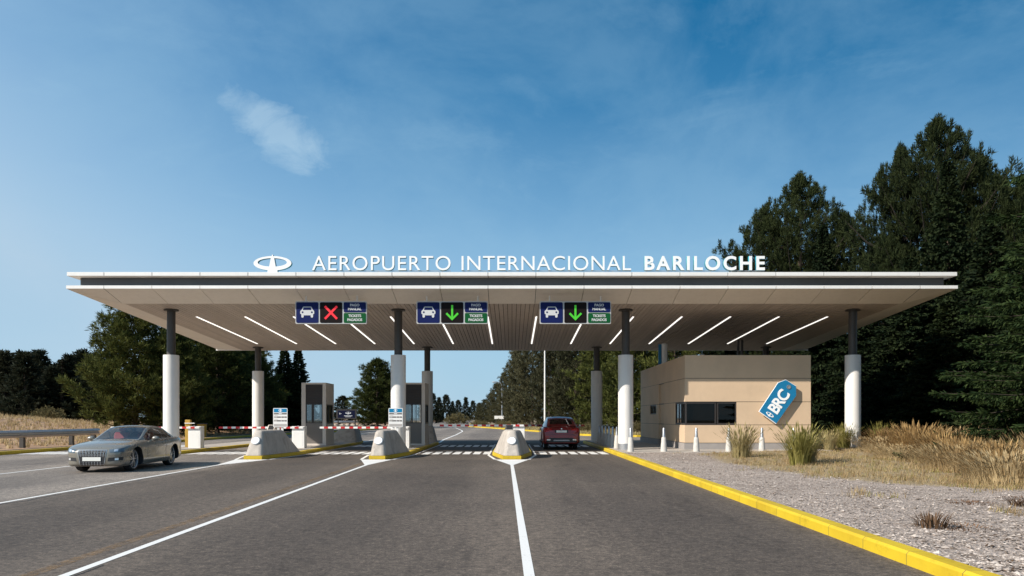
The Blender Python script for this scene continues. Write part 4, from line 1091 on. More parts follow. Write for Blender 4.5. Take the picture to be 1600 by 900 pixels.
# left: broad pines behind the kerb
G = 'big pines on the left verge'
tree('pineA',-29.2,57,.6,1.10,1.02,.4,'broad lit green pine, its foliage reaching the ground, behind the grey car',group=G)
tree('pineB',-25.6,64,.3,1.0,.88,1.9,'dark pine between the two leftmost canopy columns',group=G)
tree('pineB',-26.0,56.5,.3,.80,.78,4.0,'smaller dark pine filling the gap right of the leftmost column',group=G)
tree('pineA',-27.6,70,.3,.95,.94,5.1,'dark pine deep between the two leftmost columns, behind its neighbours',group=G)
tree('pineB',-30.5,69,.4,1.0,.98,2.2,'dark pine directly behind the leftmost column',group=G)
tree('pineA',-25.0,72,.3,.70,.74,.9,'pine whose lit low foliage shows left of the left rear column',group=G)
tree('pineA',-28.5,78,.4,1.05,1.02,3.0,'pine crown just left of the left rear column, partly behind it',group=G)
tree('spA',-25.2,81.5,.3,1.05,.94,.7,'dark narrow spruce with a double tip left of the first booth',group=G)
tree('spA',-23.9,82.3,.3,1.0,.93,2.7,'dark spruce immediately left of the first booth, overlapping its neighbour',group=G)
tree('pineB',-21.6,118,.3,1.25,1.06,.2,'rounded dark pine behind the second front column',group=G)
tree('pineA',-16.9+-6,133,.3,.9,.92,1.2,'pine seen between the second front column and the second booth',group=G)
tree('farC',-29.5,128,.3,.8,.50,1.2,'low dark tree just left of the dark billboard',group=G,name='conifer_tree')
# far left line
rn = random.Random(5)
G = 'dark conifers of the far left treeline'
px_ = [8,24,38,52,62,74,86,97,108,118,127,137,147,158,168]
top = [552,550,553,549,551,566,575,560,558,553,551,549,556,560,566]
for i, (p_, tp) in enumerate(zip(px_, top)):
    Y = 88+rn.uniform(-5,9); zb = zl((p_-800)/F*Y, Y); H = 1.6+(653-tp)*Y/F-zb
    kd = ('farA','farB')[i % 2]
    tree(kd,(p_-800)/F*Y,Y,zb,rn.uniform(.95,1.2)*(1.1 if kd == 'farA' else 1.2),H/10,rn.uniform(0,6),
         'dark conifer of the far left treeline above the tan field, %s from the left' % ORD[i],group=G)
for i, p_ in enumerate((0,17,33,57,70,92,112,132,152)):
    Y = 100; zb = zl((p_-800)/F*Y, Y); H = 8.2
    tree('farC',(p_-800)/F*Y,Y,zb,1.1,H/10,rn.uniform(0,6),'dark conifer deep behind the far left treeline, %s from the left' % ORD[i],group='conifers behind the far left treeline')
# right roadside row
G = 'grey green pines lining the right of the far road'
row = [(11.8,73,13.6,'greenC'),(9.4,80,14.3,'greenC'),(7.6,88,14.6,'greyA'),(8.2,96,15,'greenC'),(5.0,99,14.8,'greyB'),(6.6,108,15.5,'greyA'),(3.1,112,14.8,'greyA'),(1.6,124,14.6,'greyB'),(.8,136,14,'greyA'),(-1.6,150,10.6,'greyB'),(-3.4,166,9.2,'greyA'),(-5.4,186,7.6,'greyB'),(-7.6,208,6.6,'greyA'),(-10.4,236,6.2,'greyB')]
for i, (x,y,h,kd) in enumerate(row):
    tree(kd,x,y,zr(x,y),.95*(1 if i < 9 else .8),h/13,rn.uniform(0,6),'grey green pine in the row right of the far road, %s from the near end' % ORD[i],group=G)
row = [(15.5,70,13.5,'greenC'),(19.0,68,13,'spB'),(14.2,80,15,'greenC'),(13,92,15,'greyA'),(18,84,15.5,'tallB'),(12,106,15.5,'greyB')]
for i, (x,y,h,kd) in enumerate(row):
    tree(kd,x,y,zr(x,y),.98,h/(13 if kd[0] == 'g' else (14 if kd == 'spB' else 18)),rn.uniform(0,6),'green conifer behind the office roof and the roadside row, %s from the near end' % ORD[i],group='conifers behind the office')
# far centre
for i, (p_,tp,Y) in enumerate([(664,606,230),(676,616,215),(686,622,250),(697,618,260),(707,628,300),(716,626,320),(728,622,400),(739,627,420),(748,632,430)]):
    H = 1.6+(653-tp)*Y/F
    tree(('farA','farC')[i%2],(p_-800)/F*Y,Y,0,H/10*1.05,H/10,rn.uniform(0,6),'distant dark tree at the end of the far road, %s from the left' % ORD[i],group='distant trees at the end of the far road')
# right: tall dark pines and spruces
G = 'tall dark pines on the right skyline'
def at_px(px, py, Y, zb=0): return (px-800)/F*Y, 1.6+(653-py)*Y/F-zb
for (px,py,Y,kd,sx,l_) in [
    (1250,275,66,'tallA',.86,'tall dark pine with a ragged tip above the office, tallest of the left skyline clump'),
    (1194,326,68,'tallB',.66,'dark pine forming the left shoulder of the clump above the office'),
    (1164,400,70,'tallB',.52,'shorter dark pine at the far left of the right skyline, behind the end of BARILOCHE'),
    (1318,334,65,'tallB',.66,'dark pine forming the right shoulder of the clump above the office'),
    (1466,188,54,'tallA',.84,'tallest dark pine of all, with an upright tip high at the right'),
    (1408,232,56,'tallB',.60,'dark pine on the left flank of the tallest pine'),
    (1392,372,53,'tallB',.45,'dark pine low on the left flank of the tallest pine, beside the skyline notch'),
    (1530,246,53,'tallB',.70,'dark pine on the right flank of the tallest pine'),
    (1600,285,50,'tallA',.8,'dark pine rising behind the near spruces at the right edge')]:
    x, H = at_px(px,py,Y,.2); tree(kd,x,Y,.2,sx,H/(20 if kd == 'tallA' else 18),rn.uniform(0,6),l_,group=G)
G = 'dark spruces in front of the tall pines'
for (px,py,Y,kd,sx,l_) in [
    (1286,350,57,'spB',.95,'pointed dark spruce in front of the pines above the right end of the canopy sign'),
    (1482,250,45,'spB',1.05,'pointed dark spruce in front of the tallest pine'),
    (1422,400,44.5,'spB',.95,'broad dark spruce behind the right end of the canopy'),
    (1345,430,51,'spB',.95,'dark spruce in the shade behind the rightmost column'),
    (1548,330,38,'spB',1.05,'tall dark spruce behind the right edge spruce'),
    (1300,500,62.5,'spA',1.2,'low dark spruce just right of the office wall'),
    (1480,470,37,'spA',1.15,'low dark spruce behind the dry bushes at right'),
    (1380,520,49,'spA',1.25,'low dark spruce directly behind the rightmost column'),
    (1245,480,64,'spB',.9,'dark spruce hidden mostly by the office roof'),
    (1440,560,40,'spA',1.0,'small dark spruce between the rightmost column and the dry bushes')]:
    x, H = at_px(px,py,Y,.2); tree(kd,x,Y,.2,sx,H/(14 if kd == 'spB' else 10),rn.uniform(0,6),l_,group=G)
tree('spN',18.0,21.5,.15,.96,.86,.8,'near green spruce at the right edge with long drooping boughs')
tree('spN',22.8,27.5,.15,.9,.80,2.6,'second near spruce behind the right edge spruce')

# ------------------------------------------------------------------ grasses, shrubs, stones
def blades(n, h, spread, lean, w_, seed, seeds=0, rbase=.12):
    rn = random.Random(seed); b = MB()
    for _ in range(n):
        a = rn.uniform(0,2*PI); r0 = spread*rbase*math.sqrt(rn.random()); L = h*rn.uniform(.55,1.08); ln = lean*rn.uniform(.15,1.0)*(.4+r0/(spread*rbase+1e-6)*.8)
        d = Vector((math.cos(a),math.sin(a),0)); s_ = Vector((-d.y,d.x,0))*w_*rn.uniform(.6,1.2)
        p = d*r0; tw = rn.uniform(-.4,.4)
        pts = [p+d*(ln*L*u*u)+s_.normalized()*tw*L*.2*u+Vector((0,0,L*(u-.28*ln*u*u))) for u in (0,.4,.75,1)]
        i0 = len(b.v); b.v += [tuple(pts[0]-s_*.5),tuple(pts[0]+s_*.5),tuple(pts[1]-s_*.45),tuple(pts[1]+s_*.45),tuple(pts[2]-s_*.3),tuple(pts[2]+s_*.3),tuple(pts[3])]
        b.f += [(i0,i0+1,i0+3,i0+2),(i0+2,i0+3,i0+5,i0+4),(i0+4,i0+5,i0+6)]; b.m += [0,0,0]
        if seeds and rn.random() < seeds:
            t = (pts[3]-pts[2]).normalized(); i0 = len(b.v); q = pts[3]; s2 = s_.normalized()*.022
            b.v += [tuple(q-t*.10),tuple(q+s2),tuple(q+t*.16),tuple(q-s2)]; b.f.append((i0,i0+1,i0+2,i0+3)); b.m.append(0)
    return b
def clump(name, mb_or_me, mat, x, y, z, label, cat, group=None, s=1, rz=0):
    me = mb_or_me if isinstance(mb_or_me, bpy.types.Mesh) else mb_or_me.mesh(name, mat, recalc=False)
    o = link(name, me, loc=(x,y,z)); o.scale = (s,s,s) if isinstance(s,(int,float)) else s; o.rotation_euler = (0,0,rz)
    return tag(o, label, cat, group)
G = 'grass tussocks in front of the office'
pale = blades(420,1.18,1.0,.62,.016,61,.5,.34).mesh('grass_tussock', M['palegrass'], recalc=False)
green = blades(460,1.25,1.0,.60,.022,62,.3,.30).mesh('grass_tussock', M['greengrass'], recalc=False)
clump('grass_tussock',pale,None,8.35,26.8,.13,'pale feathery grass tussock in front of the office wall','grass tussock',G,1.0)
clump('grass_tussock',green,None,8.75,22.4,.15,'tall yellow green grass tussock below the blue tag','grass tussock',G,1.0)
clump('grass_tussock',pale,None,9.3,23.2,.15,'pale grass tussock touching the right side of the yellow green one','grass tussock',G,.86,2)
clump('grass_tussock',green,None,14.9,33.1,.2,'green grass tussock against the left of the rightmost column','grass tussock',G,.90,1)
clump('grass_tussock',pale,None,13.9,32.2,.2,'low pale grass tussock left of the rightmost column','grass tussock',G,.72,3)
clump('grass_tussock',green,None,16.7,33.4,.2,'dark stemmed grass tussock on the right of the rightmost column','grass tussock',G,.95,4)
# tall dry grass bank
bush = [blades((620,420,520)[i],(1.2,.95,1.1)[i],1.5,(.55,.85,.7)[i],.016,70+i,.8,.6).mesh('dry_grass_bush', M['drygrass'], recalc=False) for i in range(3)]
rn = random.Random(9); spots = []
for y in (16.2,17.6,19.2,21,23,25.3,28):
    x = max(pl([(10.9,16),(11.6,18.4),(12.6,21),(13.1,23.5),(14.2,28)],y), 0)
    while x < y*.70+3:
        spots.append((x+rn.uniform(-.25,.25), y+rn.uniform(-.4,.4))); x += 1.35+rn.uniform(-.3,.5)
for i, (x,y) in enumerate(spots):
    h = rn.uniform(.62,1.02)*(1.0 if x > pl([(12.2,16),(14.6,28)],y) else .62)
    where = 'front' if y < 19.5 else ('middle' if y < 24 else 'back')
    clump('dry_grass_bush',bush[i%3],None,x,y,zg(x,y)-.03,'tall dry tan grass bush of the right bank','dry grass bush','dry grass bushes of the right bank',(1,1,h),rn.uniform(0,6))
gs = [blades(700,1.0,1.5,.95,.018,170+i,.5,.42).mesh('dry_shrub', M['goldgrass'], recalc=False) for i in range(2)]
for i, (x,y,s_,l_) in enumerate([(16.0,31.6,.95,'golden brown shrub at the foot of the rightmost column'),(14.6,26.6,1.15,'large golden brown shrub at the left end of the dry grass bank'),
    (13.6,23.2,1.0,'golden brown shrub on the left front of the dry grass bank'),(15.8,28.6,1.05,'golden brown shrub behind the left end of the dry grass bank'),
    (12.5,20.3,.85,'low golden brown shrub in front of the dry grass bank, halfway along'),(11.7,17.7,.8,'golden brown shrub nearest the viewer in front of the dry grass bank'),
    (17.6,31.8,1.0,'golden brown shrub right of the rightmost column, against the dark spruces')]):
    clump('dry_shrub',gs[i%2],None,x,y,zg(x,y)-.02,l_,'dry shrub','golden brown shrubs',(s_*.95,s_*.95,s_),i*1.7)
def scatter(name, region, n, hf, wf, zf, mat, seed, lean=.6):
    rn = random.Random(seed); b = MB(); k = 0
    while k < n:
        x, y = region(rn)
        if x is None: continue
        k += 1; z = zf(x,y); m_ = rn.randint(4,7); h = hf(x,y)*rn.uniform(.6,1.3)
        for _ in range(m_):
            a = rn.uniform(0,6.28); d = Vector((math.cos(a),math.sin(a),0)); w_ = wf*rn.uniform(.6,1.3)
            p = Vector((x+rn.uniform(-.08,.08),y+rn.uniform(-.08,.08),z-.02)); s_ = Vector((-d.y,d.x,0))*w_*.5
            q = p+d*h*lean*rn.uniform(.1,1)+Vector((0,0,h*rn.uniform(.5,1))); i0 = len(b.v)
            b.v += [tuple(p-s_),tuple(p+s_),tuple(q)]; b.f.append((i0,i0+1,i0+2)); b.m.append(0)
    o = b.build(name, mat, recalc=False); return tag(o, kind='stuff')
def reg_right(rn):
    y = 11+ 23*rn.random()**1.1; x = rn.uniform(6,y*.72+2)
    s = soil(x,y)+.8*fbm(x,y,.7)
    if rn.random() > (s-.35)*2.2 or (y > 31 and x < 14.4): return None, None
    return x, y
scatter('dry_grass', reg_right, 5200, lambda x,y: .17, .014, zg, M['drygrass'], 81, .9)
def reg_left(rn):
    y = rn.uniform(30,72); x = pl(EL,y)-2.0-38*rn.random()**1.2
    return x, y
scatter('dry_grass', reg_right, 1500, lambda x,y: .13, .014, zg, M['greengrass'], 85, .8)
scatter('dry_grass', reg_left, 6500, lambda x,y: .34, .05, zl, M['drygrass'], 82, .5)
def reg_far(rn):
    y = 61.8+70*rn.random()**1.4; x = pl(ER,y)+.5+14*rn.random()**1.6
    return x, y
scatter('dry_grass', reg_far, 4200, lambda x,y: .28, .06, zr, M['palegrass'], 83, .6)
# loose stones on the gravel
rn = random.Random(33); b = MB(); k = 0
while k < 9000:
    y = 6.5+26*rn.random()**1.5; x = rn.uniform(4.55,min(y*.72+1.5,15))
    if soil(x,y)+.3*fbm(x,y,1.1) > .6 or (y > 31.1): continue
    k += 1; r = rn.uniform(.008,.022)*(1+.9*(rn.random() < .10)); z = zg(x,y)
    e = [rn.uniform(.6,1.4) for _ in range(6)]; a = rn.uniform(0,6.28); c_, s_ = math.cos(a), math.sin(a); i0 = len(b.v)
    for vx,vy,vz in ((e[0]*1.2,0,.2),(0,e[1],.1),(-e[2]*1.2,0,.2),(0,-e[3],.1),(.2,.1,e[4]*.75),(0,0,-.6)):
        b.v.append((x+r*(vx*c_-vy*s_), y+r*(vx*s_+vy*c_), z+r*vz*.8+r*.15))
    for f in ((0,1,4),(1,2,4),(2,3,4),(3,0,4),(1,0,5),(2,1,5),(3,2,5),(0,3,5)): b.f.append(tuple(i0+q for q in f)); b.m.append(0)
tag(b.build('gravel_stones', M['stone'], recalc=False), kind='stuff')
rn = random.Random(35); b = MB(); k = 0
while k < 1500:
    y = 7+25*rn.random()**1.5; x = rn.uniform(4.6,min(y*.72+1.5,15))
    if y > 31 or fbm(x,y,.5)+.5*fbm(x,y,2.1)+rn.uniform(-.25,.25) < .08: continue
    k += 1; a = rn.uniform(0,6.28); L_ = rn.uniform(.02,.09); w_ = rn.uniform(.006,.022); d = Vector((math.cos(a),math.sin(a),rn.uniform(0,.35)))*L_; n2 = Vector((-math.sin(a),math.cos(a),0))*w_
    p_ = Vector((x,y,zg(x,y)+.012)); i0 = len(b.v); b.v += [tuple(p_),tuple(p_+d*.5+n2),tuple(p_+d),tuple(p_+d*.5-n2)]; b.f.append((i0,i0+1,i0+2,i0+3)); b.m.append(0)
tag(b.build('gravel_litter', M['brownweed'], recalc=False), kind='stuff')
# small weeds on the gravel
wd = blades(90,.22,.5,1.2,.016,91,0,.35).mesh('weed', M['brownweed'], recalc=False)
wr = blades(140,.09,1.0,1.6,.022,92,0,.6).mesh('weed', M['redweed'], recalc=False)
G = 'small weeds on the gravel'
clump('weed',wd,None,5.65,9.9,.13,'dark brown weed plant standing alone on the gravel','weed',G,1.15)
clump('weed',wr,None,6.05,9.85,.13,'flat olive weed just right of the brown weed plant','weed',G,(.7,.7,.5),1)
clump('weed',wr,None,7.9,12.7,.13,'reddish flat weed patch on the gravel below the dry bushes','weed',G,(.8,.6,.5),2)
clump('weed',wd,None,8.45,12.3,.13,'small brown weed at the right edge of the reddish patch','weed',G,.75,3)
clump('weed',wr,None,9.1,13.1,.14,'reddish weed patch near the right edge below the dry bank','weed',G,(1.0,.7,.5),4)
# left field shrubs and rocks
def shrub_mesh(R_, H, seed, mat):
    rn = random.Random(seed); lv = Leaves()
    for _ in range(420):
        d = rvec(rn); d.z = abs(d.z); q = Vector((d.x*R_,d.y*R_,d.z*H))*rn.uniform(.45,1.02)*(1+.2*mnoise.noise(d*2+Vector((seed,0,0))))
        tuft(lv, q, (d+Vector((0,0,.6))).normalized(), 6, .28, .06, rn)
    return lv.mesh('crown', mat)
def shrub(x, y, z, s, me, label, group):
    t = thing('shrub', label, 'shrub', (x,y,z), s*3, group); t.scale = (s,s,s)
    b = MB()
    for i in range(5):
        a = i*1.3; b.tube([(0,0,-.1),(.3*math.cos(a),.3*math.sin(a),.5),(.7*math.cos(a),.7*math.sin(a),.9)], [.04,.03,.015], 5)
    b.build('stem', M['bark'], t); link('crown', me, t)
sm = shrub_mesh(1.6,1.25,3,M['shrub'])
G = 'round shrubs'
shrub(-46,73,zl(-46,73),1.05,sm,'round olive shrub on the crest of the tan field','round shrubs')
shrub(-14.6,195,.1,2.2,sm,'round pale shrub left of the far road','round shrubs')
tree('farA',-50.3,76.5,zl(-50.3,76.5),.42,.27,1,'small lone sapling on the crest of the tan field, left of the round shrub',name='conifer_tree')
for i, (x,y,s) in enumerate([(-1.6,112,.75),(1.4,101,.6),(-4.8,126,.7),(4.6,84,.55),(7.9,76,.7),(-6.6,139,.75),(12,70,.8),(.2,128,.8)]):
    shrub(x,y,zr(x,y),s,sm,'low olive shrub under the roadside pines, %s' % ['just left of the lamp mast','right of the lamp mast','beside the white board sign','left of the red car roof','hidden behind the red car','farthest along the road','nearest the office','below the slender street lamp'][i],'low shrubs under the roadside pines')
rn = random.Random(77)
def rock_mesh(seed):
    rn = random.Random(seed); b = MB(); b.ball((0,0,.12),(.5,.36,.26),9,6)
    b.v = [tuple(Vector(v)*(1+.35*mnoise.noise(Vector(v)*2.3+Vector((seed,0,0))))) for v in b.v]; return b.mesh('rock', M['rock'], recalc=False)
rk = [rock_mesh(i) for i in range(3)]
for i in range(26):
    x = -33+12.6*(i+rn.uniform(-.3,.3))/25; y = 119.5+rn.uniform(-.8,.8)+max(0,(x+24))*.9
    clump('rock',rk[i%3],None,x,y,zl(x,y)-.02,'tan rock in the stony strip below the far guard rail','rock','rocks below the far guard rail',rn.uniform(.5,1.1),rn.uniform(0,6))
def reg_gravel_left(rn):
    y = rn.uniform(31,46); return pl(EL,y)-.3-1.9*rn.random(), y
# ------------------------------------------------------------------ cars
def car_paint(name, col, met, rough):
    m, nt, p = nodes(name)
    p.inputs['Base Color'].default_value = (*col,1); p.inputs['Metallic'].default_value = met; p.inputs['Roughness'].default_value = rough
    p.inputs['Coat Weight'].default_value = .8; p.inputs['Coat Roughness'].default_value = .05
    n = noise(nt, 3, 5, .6); r = ramp(nt, n.outputs['Fac'], [(.3,(rough*.85,)*3),(.7,(min(1,rough*1.25),)*3)]); nt.links.new(r.outputs['Color'], p.inputs['Roughness'])
    return m
M['grey_car'] = car_paint('grey_car_paint', (.25,.228,.19), .4, .28)
M['red_car'] = car_paint('red_car_paint', (.20,.009,.010), .35, .34)
M['tyre'] = pbr('tyre_rubber', (.018,.018,.019), .85, var=.1)
M['rim'] = pbr('alloy_rim', (.45,.46,.48), .32, metal=.75, var=.05)
M['chrome'] = pbr('chrome_trim', (.62,.62,.63), .2, metal=.9, var=.02)
M['car_glass'] = glassy('car_glass', (.75,.75,.75), .05)
M['car_glass_dark'] = glassy('tinted_car_glass', (.5,.46,.42), .05)
M['head_glass'] = pbr('headlamp_glass', (.10,.13,.16), .15, var=.2, scale=9, coat=1)
M['lens'] = pbr('headlamp_lens', (.75,.77,.8), .15, metal=.6, var=.03)
M['tail'] = pbr('tail_lamp_red', (.42,.006,.008), .2, var=.1, coat=1)
M['plate'] = pbr('number_plate', (.78,.77,.72), .5, var=.02)
M['seat_red'] = pbr('red_seat_leather', (.34,.03,.028), .55, var=.1)
M['interior'] = pbr('dark_interior', (.03,.028,.027), .8, var=.1)
M['beige'] = pbr('beige_interior', (.22,.17,.11), .8, var=.1)

def pch(keys):
    xs = [k[0] for k in keys]; ys_ = [k[1] for k in keys]; n = len(xs)
    d = [(ys_[i+1]-ys_[i])/(xs[i+1]-xs[i]) for i in range(n-1)]
    m_ = [d[0]]+[0 if d[i-1]*d[i] <= 0 else 2*d[i-1]*d[i]/(d[i-1]+d[i]) for i in range(1,n-1)]+[d[-1]]
    def f(x):
        x = min(max(x,xs[0]),xs[-1])
        for i in range(n-1):
            if x <= xs[i+1]:
                h = xs[i+1]-xs[i]; t = (x-xs[i])/h
                return ys_[i]*(2*t**3-3*t*t+1)+m_[i]*h*(t**3-2*t*t+t)+ys_[i+1]*(-2*t**3+3*t*t)+m_[i+1]*h*(t**3-t*t)
    return f
def make_car(spec, label, cat, loc, rz):
    L, r, axF, axR, paint = spec['L'], spec['r'], spec['axF'], spec['axR'], spec['paint']
    t = thing('car', label, cat, loc, rz)
    W, ZS, ZD, ZB = pch(spec['W']), pch(spec['ZS']), pch(spec['ZD']), pch(spec['ZB'])
    us = sorted(set([round(L*(1-math.cos(PI*i/70))/2,4) for i in range(71)]+[round(L*i/50,4) for i in range(51)]))
    us = [u for i,u in enumerate(us) if i == 0 or u-us[i-1] > .012]
    cr_ = spec['crease']
    def half(u):
        w_, s, d, z = W(u), ZS(u), ZD(u), ZB(u); h = s-z
        return [(0,z),(.82*w_,z),(.93*w_,z+.03*h),(.975*w_,z+.10*h),(.99*w_,z+.22*h),(1.0*w_-cr_*.6,z+.36*h),(1.0*w_-cr_,z+.50*h),(1.0*w_,z+.66*h),(.997*w_,z+.76*h),(.985*w_,z+.87*h),(.960*w_,z+.955*h),(.915*w_,s),
                (.80*w_,s+(d-s)*.30),(.60*w_,s+(d-s)*.62),(.36*w_,s+(d-s)*.88),(.16*w_,s+(d-s)*.985),(0,d)]
    rows = []
    for u in us:
        hf = half(u); y = L/2-u
        rows.append([(x,y,z) for x,z in hf]+[(-x,y,z) for x,z in reversed(hf[1:-1])])
    k = len(rows[0]); b = MB()
    b.add([v for r_ in rows for v in r_], [(i*k+j,i*k+(j+1)%k,(i+1)*k+(j+1)%k,(i+1)*k+j) for i in range(len(rows)-1) for j in range(k)]+[tuple(reversed(range(k))),tuple(range((len(rows)-1)*k,len(rows)*k))])
    bo = b.build('body', [paint, M['black']], None)
    # wheel arches
    for u in (axF, axR):
        for s in (-1,1):
            c_ = MB(); Mx = Matrix.Translation(Vector((s*(spec['tw']-.18), L/2-u, r))) @ Matrix.Rotation(PI/2,4,'Y')
            ra = r*1.13; c_.lathe([(0,-.17),(ra,-.17),(ra,.6 if s > 0 else .17),(0,.6 if s > 0 else .17)] if s > 0 else [(0,-.6),(ra,-.6),(ra,.17),(0,.17)], 40, 0, Mx)
            co = c_.build('cutter', M['black'], None)
            md = bo.modifiers.new('arch','BOOLEAN'); md.operation = 'DIFFERENCE'; md.object = co; md.solver = 'EXACT'; md.material_mode = 'TRANSFER'
    dg = bpy.context.evaluated_depsgraph_get(); me = bpy.data.meshes.new_from_object(bo.evaluated_get(dg))
    for md in list(bo.modifiers): bpy.data.objects.remove(md.object)
    bpy.data.objects.remove(bo)
    me.polygons.foreach_set('use_smooth',[True]*len(me.polygons)); me.set_sharp_from_angle(angle=R(38))
    body = link('body', me, t)
    bm = bmesh.new(); bm.from_mesh(me); bvh = BVHTree.FromBMesh(bm)
    # cabin
    WB, WR, ZR = pch(spec['CW']), pch(spec['CR']), pch(spec['CZ']); c0, c1 = spec['CZ'][0][0], spec['CZ'][-1][0]
    n_ = 56; cu = [c0+(c1-c0)*i/n_ for i in range(n_+1)]
    V = [0,.12,.3,.5,.7,.86,1.0]                                     # up the side
    T = [1,.93,.8,.6,.4,.2,0,-.2,-.4,-.6,-.8,-.93,-1]                # across the top
    def sec(u):
        wb, wr, zr_ = WB(u), WR(u), ZR(u); z0 = min(ZS(u)-.03, zr_-.01); ze = zr_-.045*min(1,max(0,(zr_-z0)/.25)); out = []
        right_ = [(wb+(wr-wb)*(v**1.25), z0+(ze-z0)*v) for v in V]
        top_ = [(wr*q, ze+(zr_-ze)*(1-abs(q)**2.6)) for q in T[1:-1]]
        return right_+top_+[(-x,z) for x,z in reversed(right_)]
    rows = [[(x,L/2-u,z) for x,z in sec(u)] for u in cu]; k = len(rows[0])
    parts = {}
    for i in range(n_):
        um = (cu[i]+cu[i+1])/2
        for j in range(k-1):
            nm = 'roof'
            sd = j if j < 6 else (k-2-j if k-2-j < 6 else None)
            if sd is not None:
                for q, (a, b_) in enumerate(spec['side_win']):
                    if a < um < b_ and 1 <= sd <= 4: nm = 'side_window%d%d' % (q, j < 6)
            else:
                q = abs(T[j-6]+T[j-5])/2
                if spec['wind'][0] < um < spec['wind'][1] and q < .93: nm = 'windshield'
                elif spec['rear'][0] < um < spec['rear'][1] and q < spec.get('rw',.9): nm = 'rear_window'
            parts.setdefault(nm, []).append((i,j))
    for nm, cells in parts.items():
        vid = {}; b = MB()
        for i, j in cells:
            fc = []
            for a, c_ in ((i,j),(i,j+1),(i+1,j+1),(i+1,j)):
                if (a,c_) not in vid: vid[a,c_] = len(b.v); b.v.append(rows[a][c_])
                fc.append(vid[a,c_])
            b.f.append(tuple(fc)); b.m.append(0)
        base = ''.join(ch for ch in nm if not ch.isdigit())
        gm = paint if base == 'roof' else spec['glass']
        b.build(base, gm, t, smooth=True, angle=60)
    # inside
    b = MB(); b.box(-WB(2.4)*.8,WB(2.4)*.8,L/2-c1+.5,L/2-c0-.3,ZS(2.4)-.09,ZS(2.4)+.012); b.build('cabin_floor', M['interior'], t)
    ub = spec['seat_u']; zb_ = ZS(ub)
    for s in (-1,1):
        q = MB(); q.yz([(L/2-ub-.02,zb_-.05),(L/2-ub+.12,zb_-.05),(L/2-ub+.02,zb_+.22),(L/2-ub-.08,zb_+.22)], s*.37-.24, s*.37+.24); st = q.build('seat', spec['seat'], t, bevel=.04)
        q = MB(); q.ball((s*.37,L/2-ub-.06,zb_+.31),(.13,.055,.09)); q.build('headrest', spec['seat'], st, smooth=True)
    # helpers that lay a piece onto the body
    def lay(name, quad, axis, mat, parent, n=10, m_=4, off=.006, thick=0, slot=None):
        """quad: four corners (a,b) seen along the axis; bilinear patch dropped onto the body"""
        q = MB(); g_ = []
        for i in range(n+1):
            for j in range(m_+1):
                u_, v_ = i/n, j/m_
                a = (1-u_)*(1-v_)*quad[0][0]+u_*(1-v_)*quad[1][0]+u_*v_*quad[2][0]+(1-u_)*v_*quad[3][0]
                c_ = (1-u_)*(1-v_)*quad[0][1]+u_*(1-v_)*quad[1][1]+u_*v_*quad[2][1]+(1-u_)*v_*quad[3][1]
                if axis in ('+y','-y'):
                    d = Vector((0,-1 if axis == '+y' else 1,0)); o = Vector((a,-d.y*6,c_))
                else:
                    d = Vector((-1 if axis == '+x' else 1,0,0)); o = Vector((-d.x*3,a,c_))
                h = bvh.ray_cast(o, d)
                pnt = h[0] if h[0] else (g_[-1] if g_ else Vector((a,0,c_)))
                nr = h[1] if h[0] else -d
                if nr.dot(d) > 0: nr = -nr
                g_.append(pnt+nr*off)
        q.add(g_, [(i*(m_+1)+j,(i+1)*(m_+1)+j,(i+1)*(m_+1)+j+1,i*(m_+1)+j+1) for i in range(n) for j in range(m_)])
        return q.build(name, mat, parent, smooth=True, recalc=False, angle=60)
    # wheels
    for u in (axF, axR):
        for s in (-1,1):
            ct = Vector((s*spec['tw'], L/2-u, r)); Mx = Matrix.Translation(ct) @ Matrix.Rotation(PI/2*s,4,'Y')
            q = MB(); q.lathe([(0,-.20),(r*.62,-.20),(r*.62,-.05),(0,-.05)], 28, 0, Mx); wh = q.build('wheel', M['black'], t, smooth=True)
            q = MB(); q.lathe([(r*.76,-.21),(r*.90,-.215),(r*.985,-.19),(r,-.15),(r,-.06),(r*.985,-.02),(r*.90,.005),(r*.79,-.002),(r*.76,-.03)], 44, 0, Mx); q.build('tyre', M['tyre'], wh, smooth=True)
            q = MB(); q.lathe([(r*.70,-.06),(r*.72,-.012),(r*.79,.002),(r*.80,-.02)], 44, 0, Mx); q.lathe([(r*.02,.0),(r*.13,-.004),(r*.15,-.03)], 20, 0, Mx)
            for i in range(5):
                for dd in (-.10,.10):
                    a = 2*PI*i/5+dd; a2 = 2*PI*i/5+dd*2.1
                    p0 = Vector((r*.10*math.cos(a),r*.10*math.sin(a),-.014)); p1 = Vector((r*.74*math.cos(a2),r*.74*math.sin(a2),-.022)); n2 = Vector((-math.sin(a),math.cos(a),0))*r*.045
                    vs = [p0-n2,p0+n2,p1+n2*.9,p1-n2*.9]; q.add([Mx @ v for v in vs]+[Mx @ (v-Vector((0,0,.03))) for v in vs], [(0,1,2,3),(0,4,5,1),(1,5,6,2),(2,6,7,3),(3,7,4,0)])
            q.build('rim', M['rim'], wh, smooth=True, angle=40)
    # mirrors
    for s in (-1,1):
        um, zm = spec['mirror']; q = MB(); q.ball((s*(WB(um)+.16), L/2-um, zm),(.12,.075,.075),14,8); q.box(min(s*(WB(um)-.05),s*(WB(um)+.1)),max(s*(WB(um)-.05),s*(WB(um)+.1)),L/2-um-.03,L/2-um+.03,zm-.07,zm-.04)
        q.build('mirror', paint, t, smooth=True)
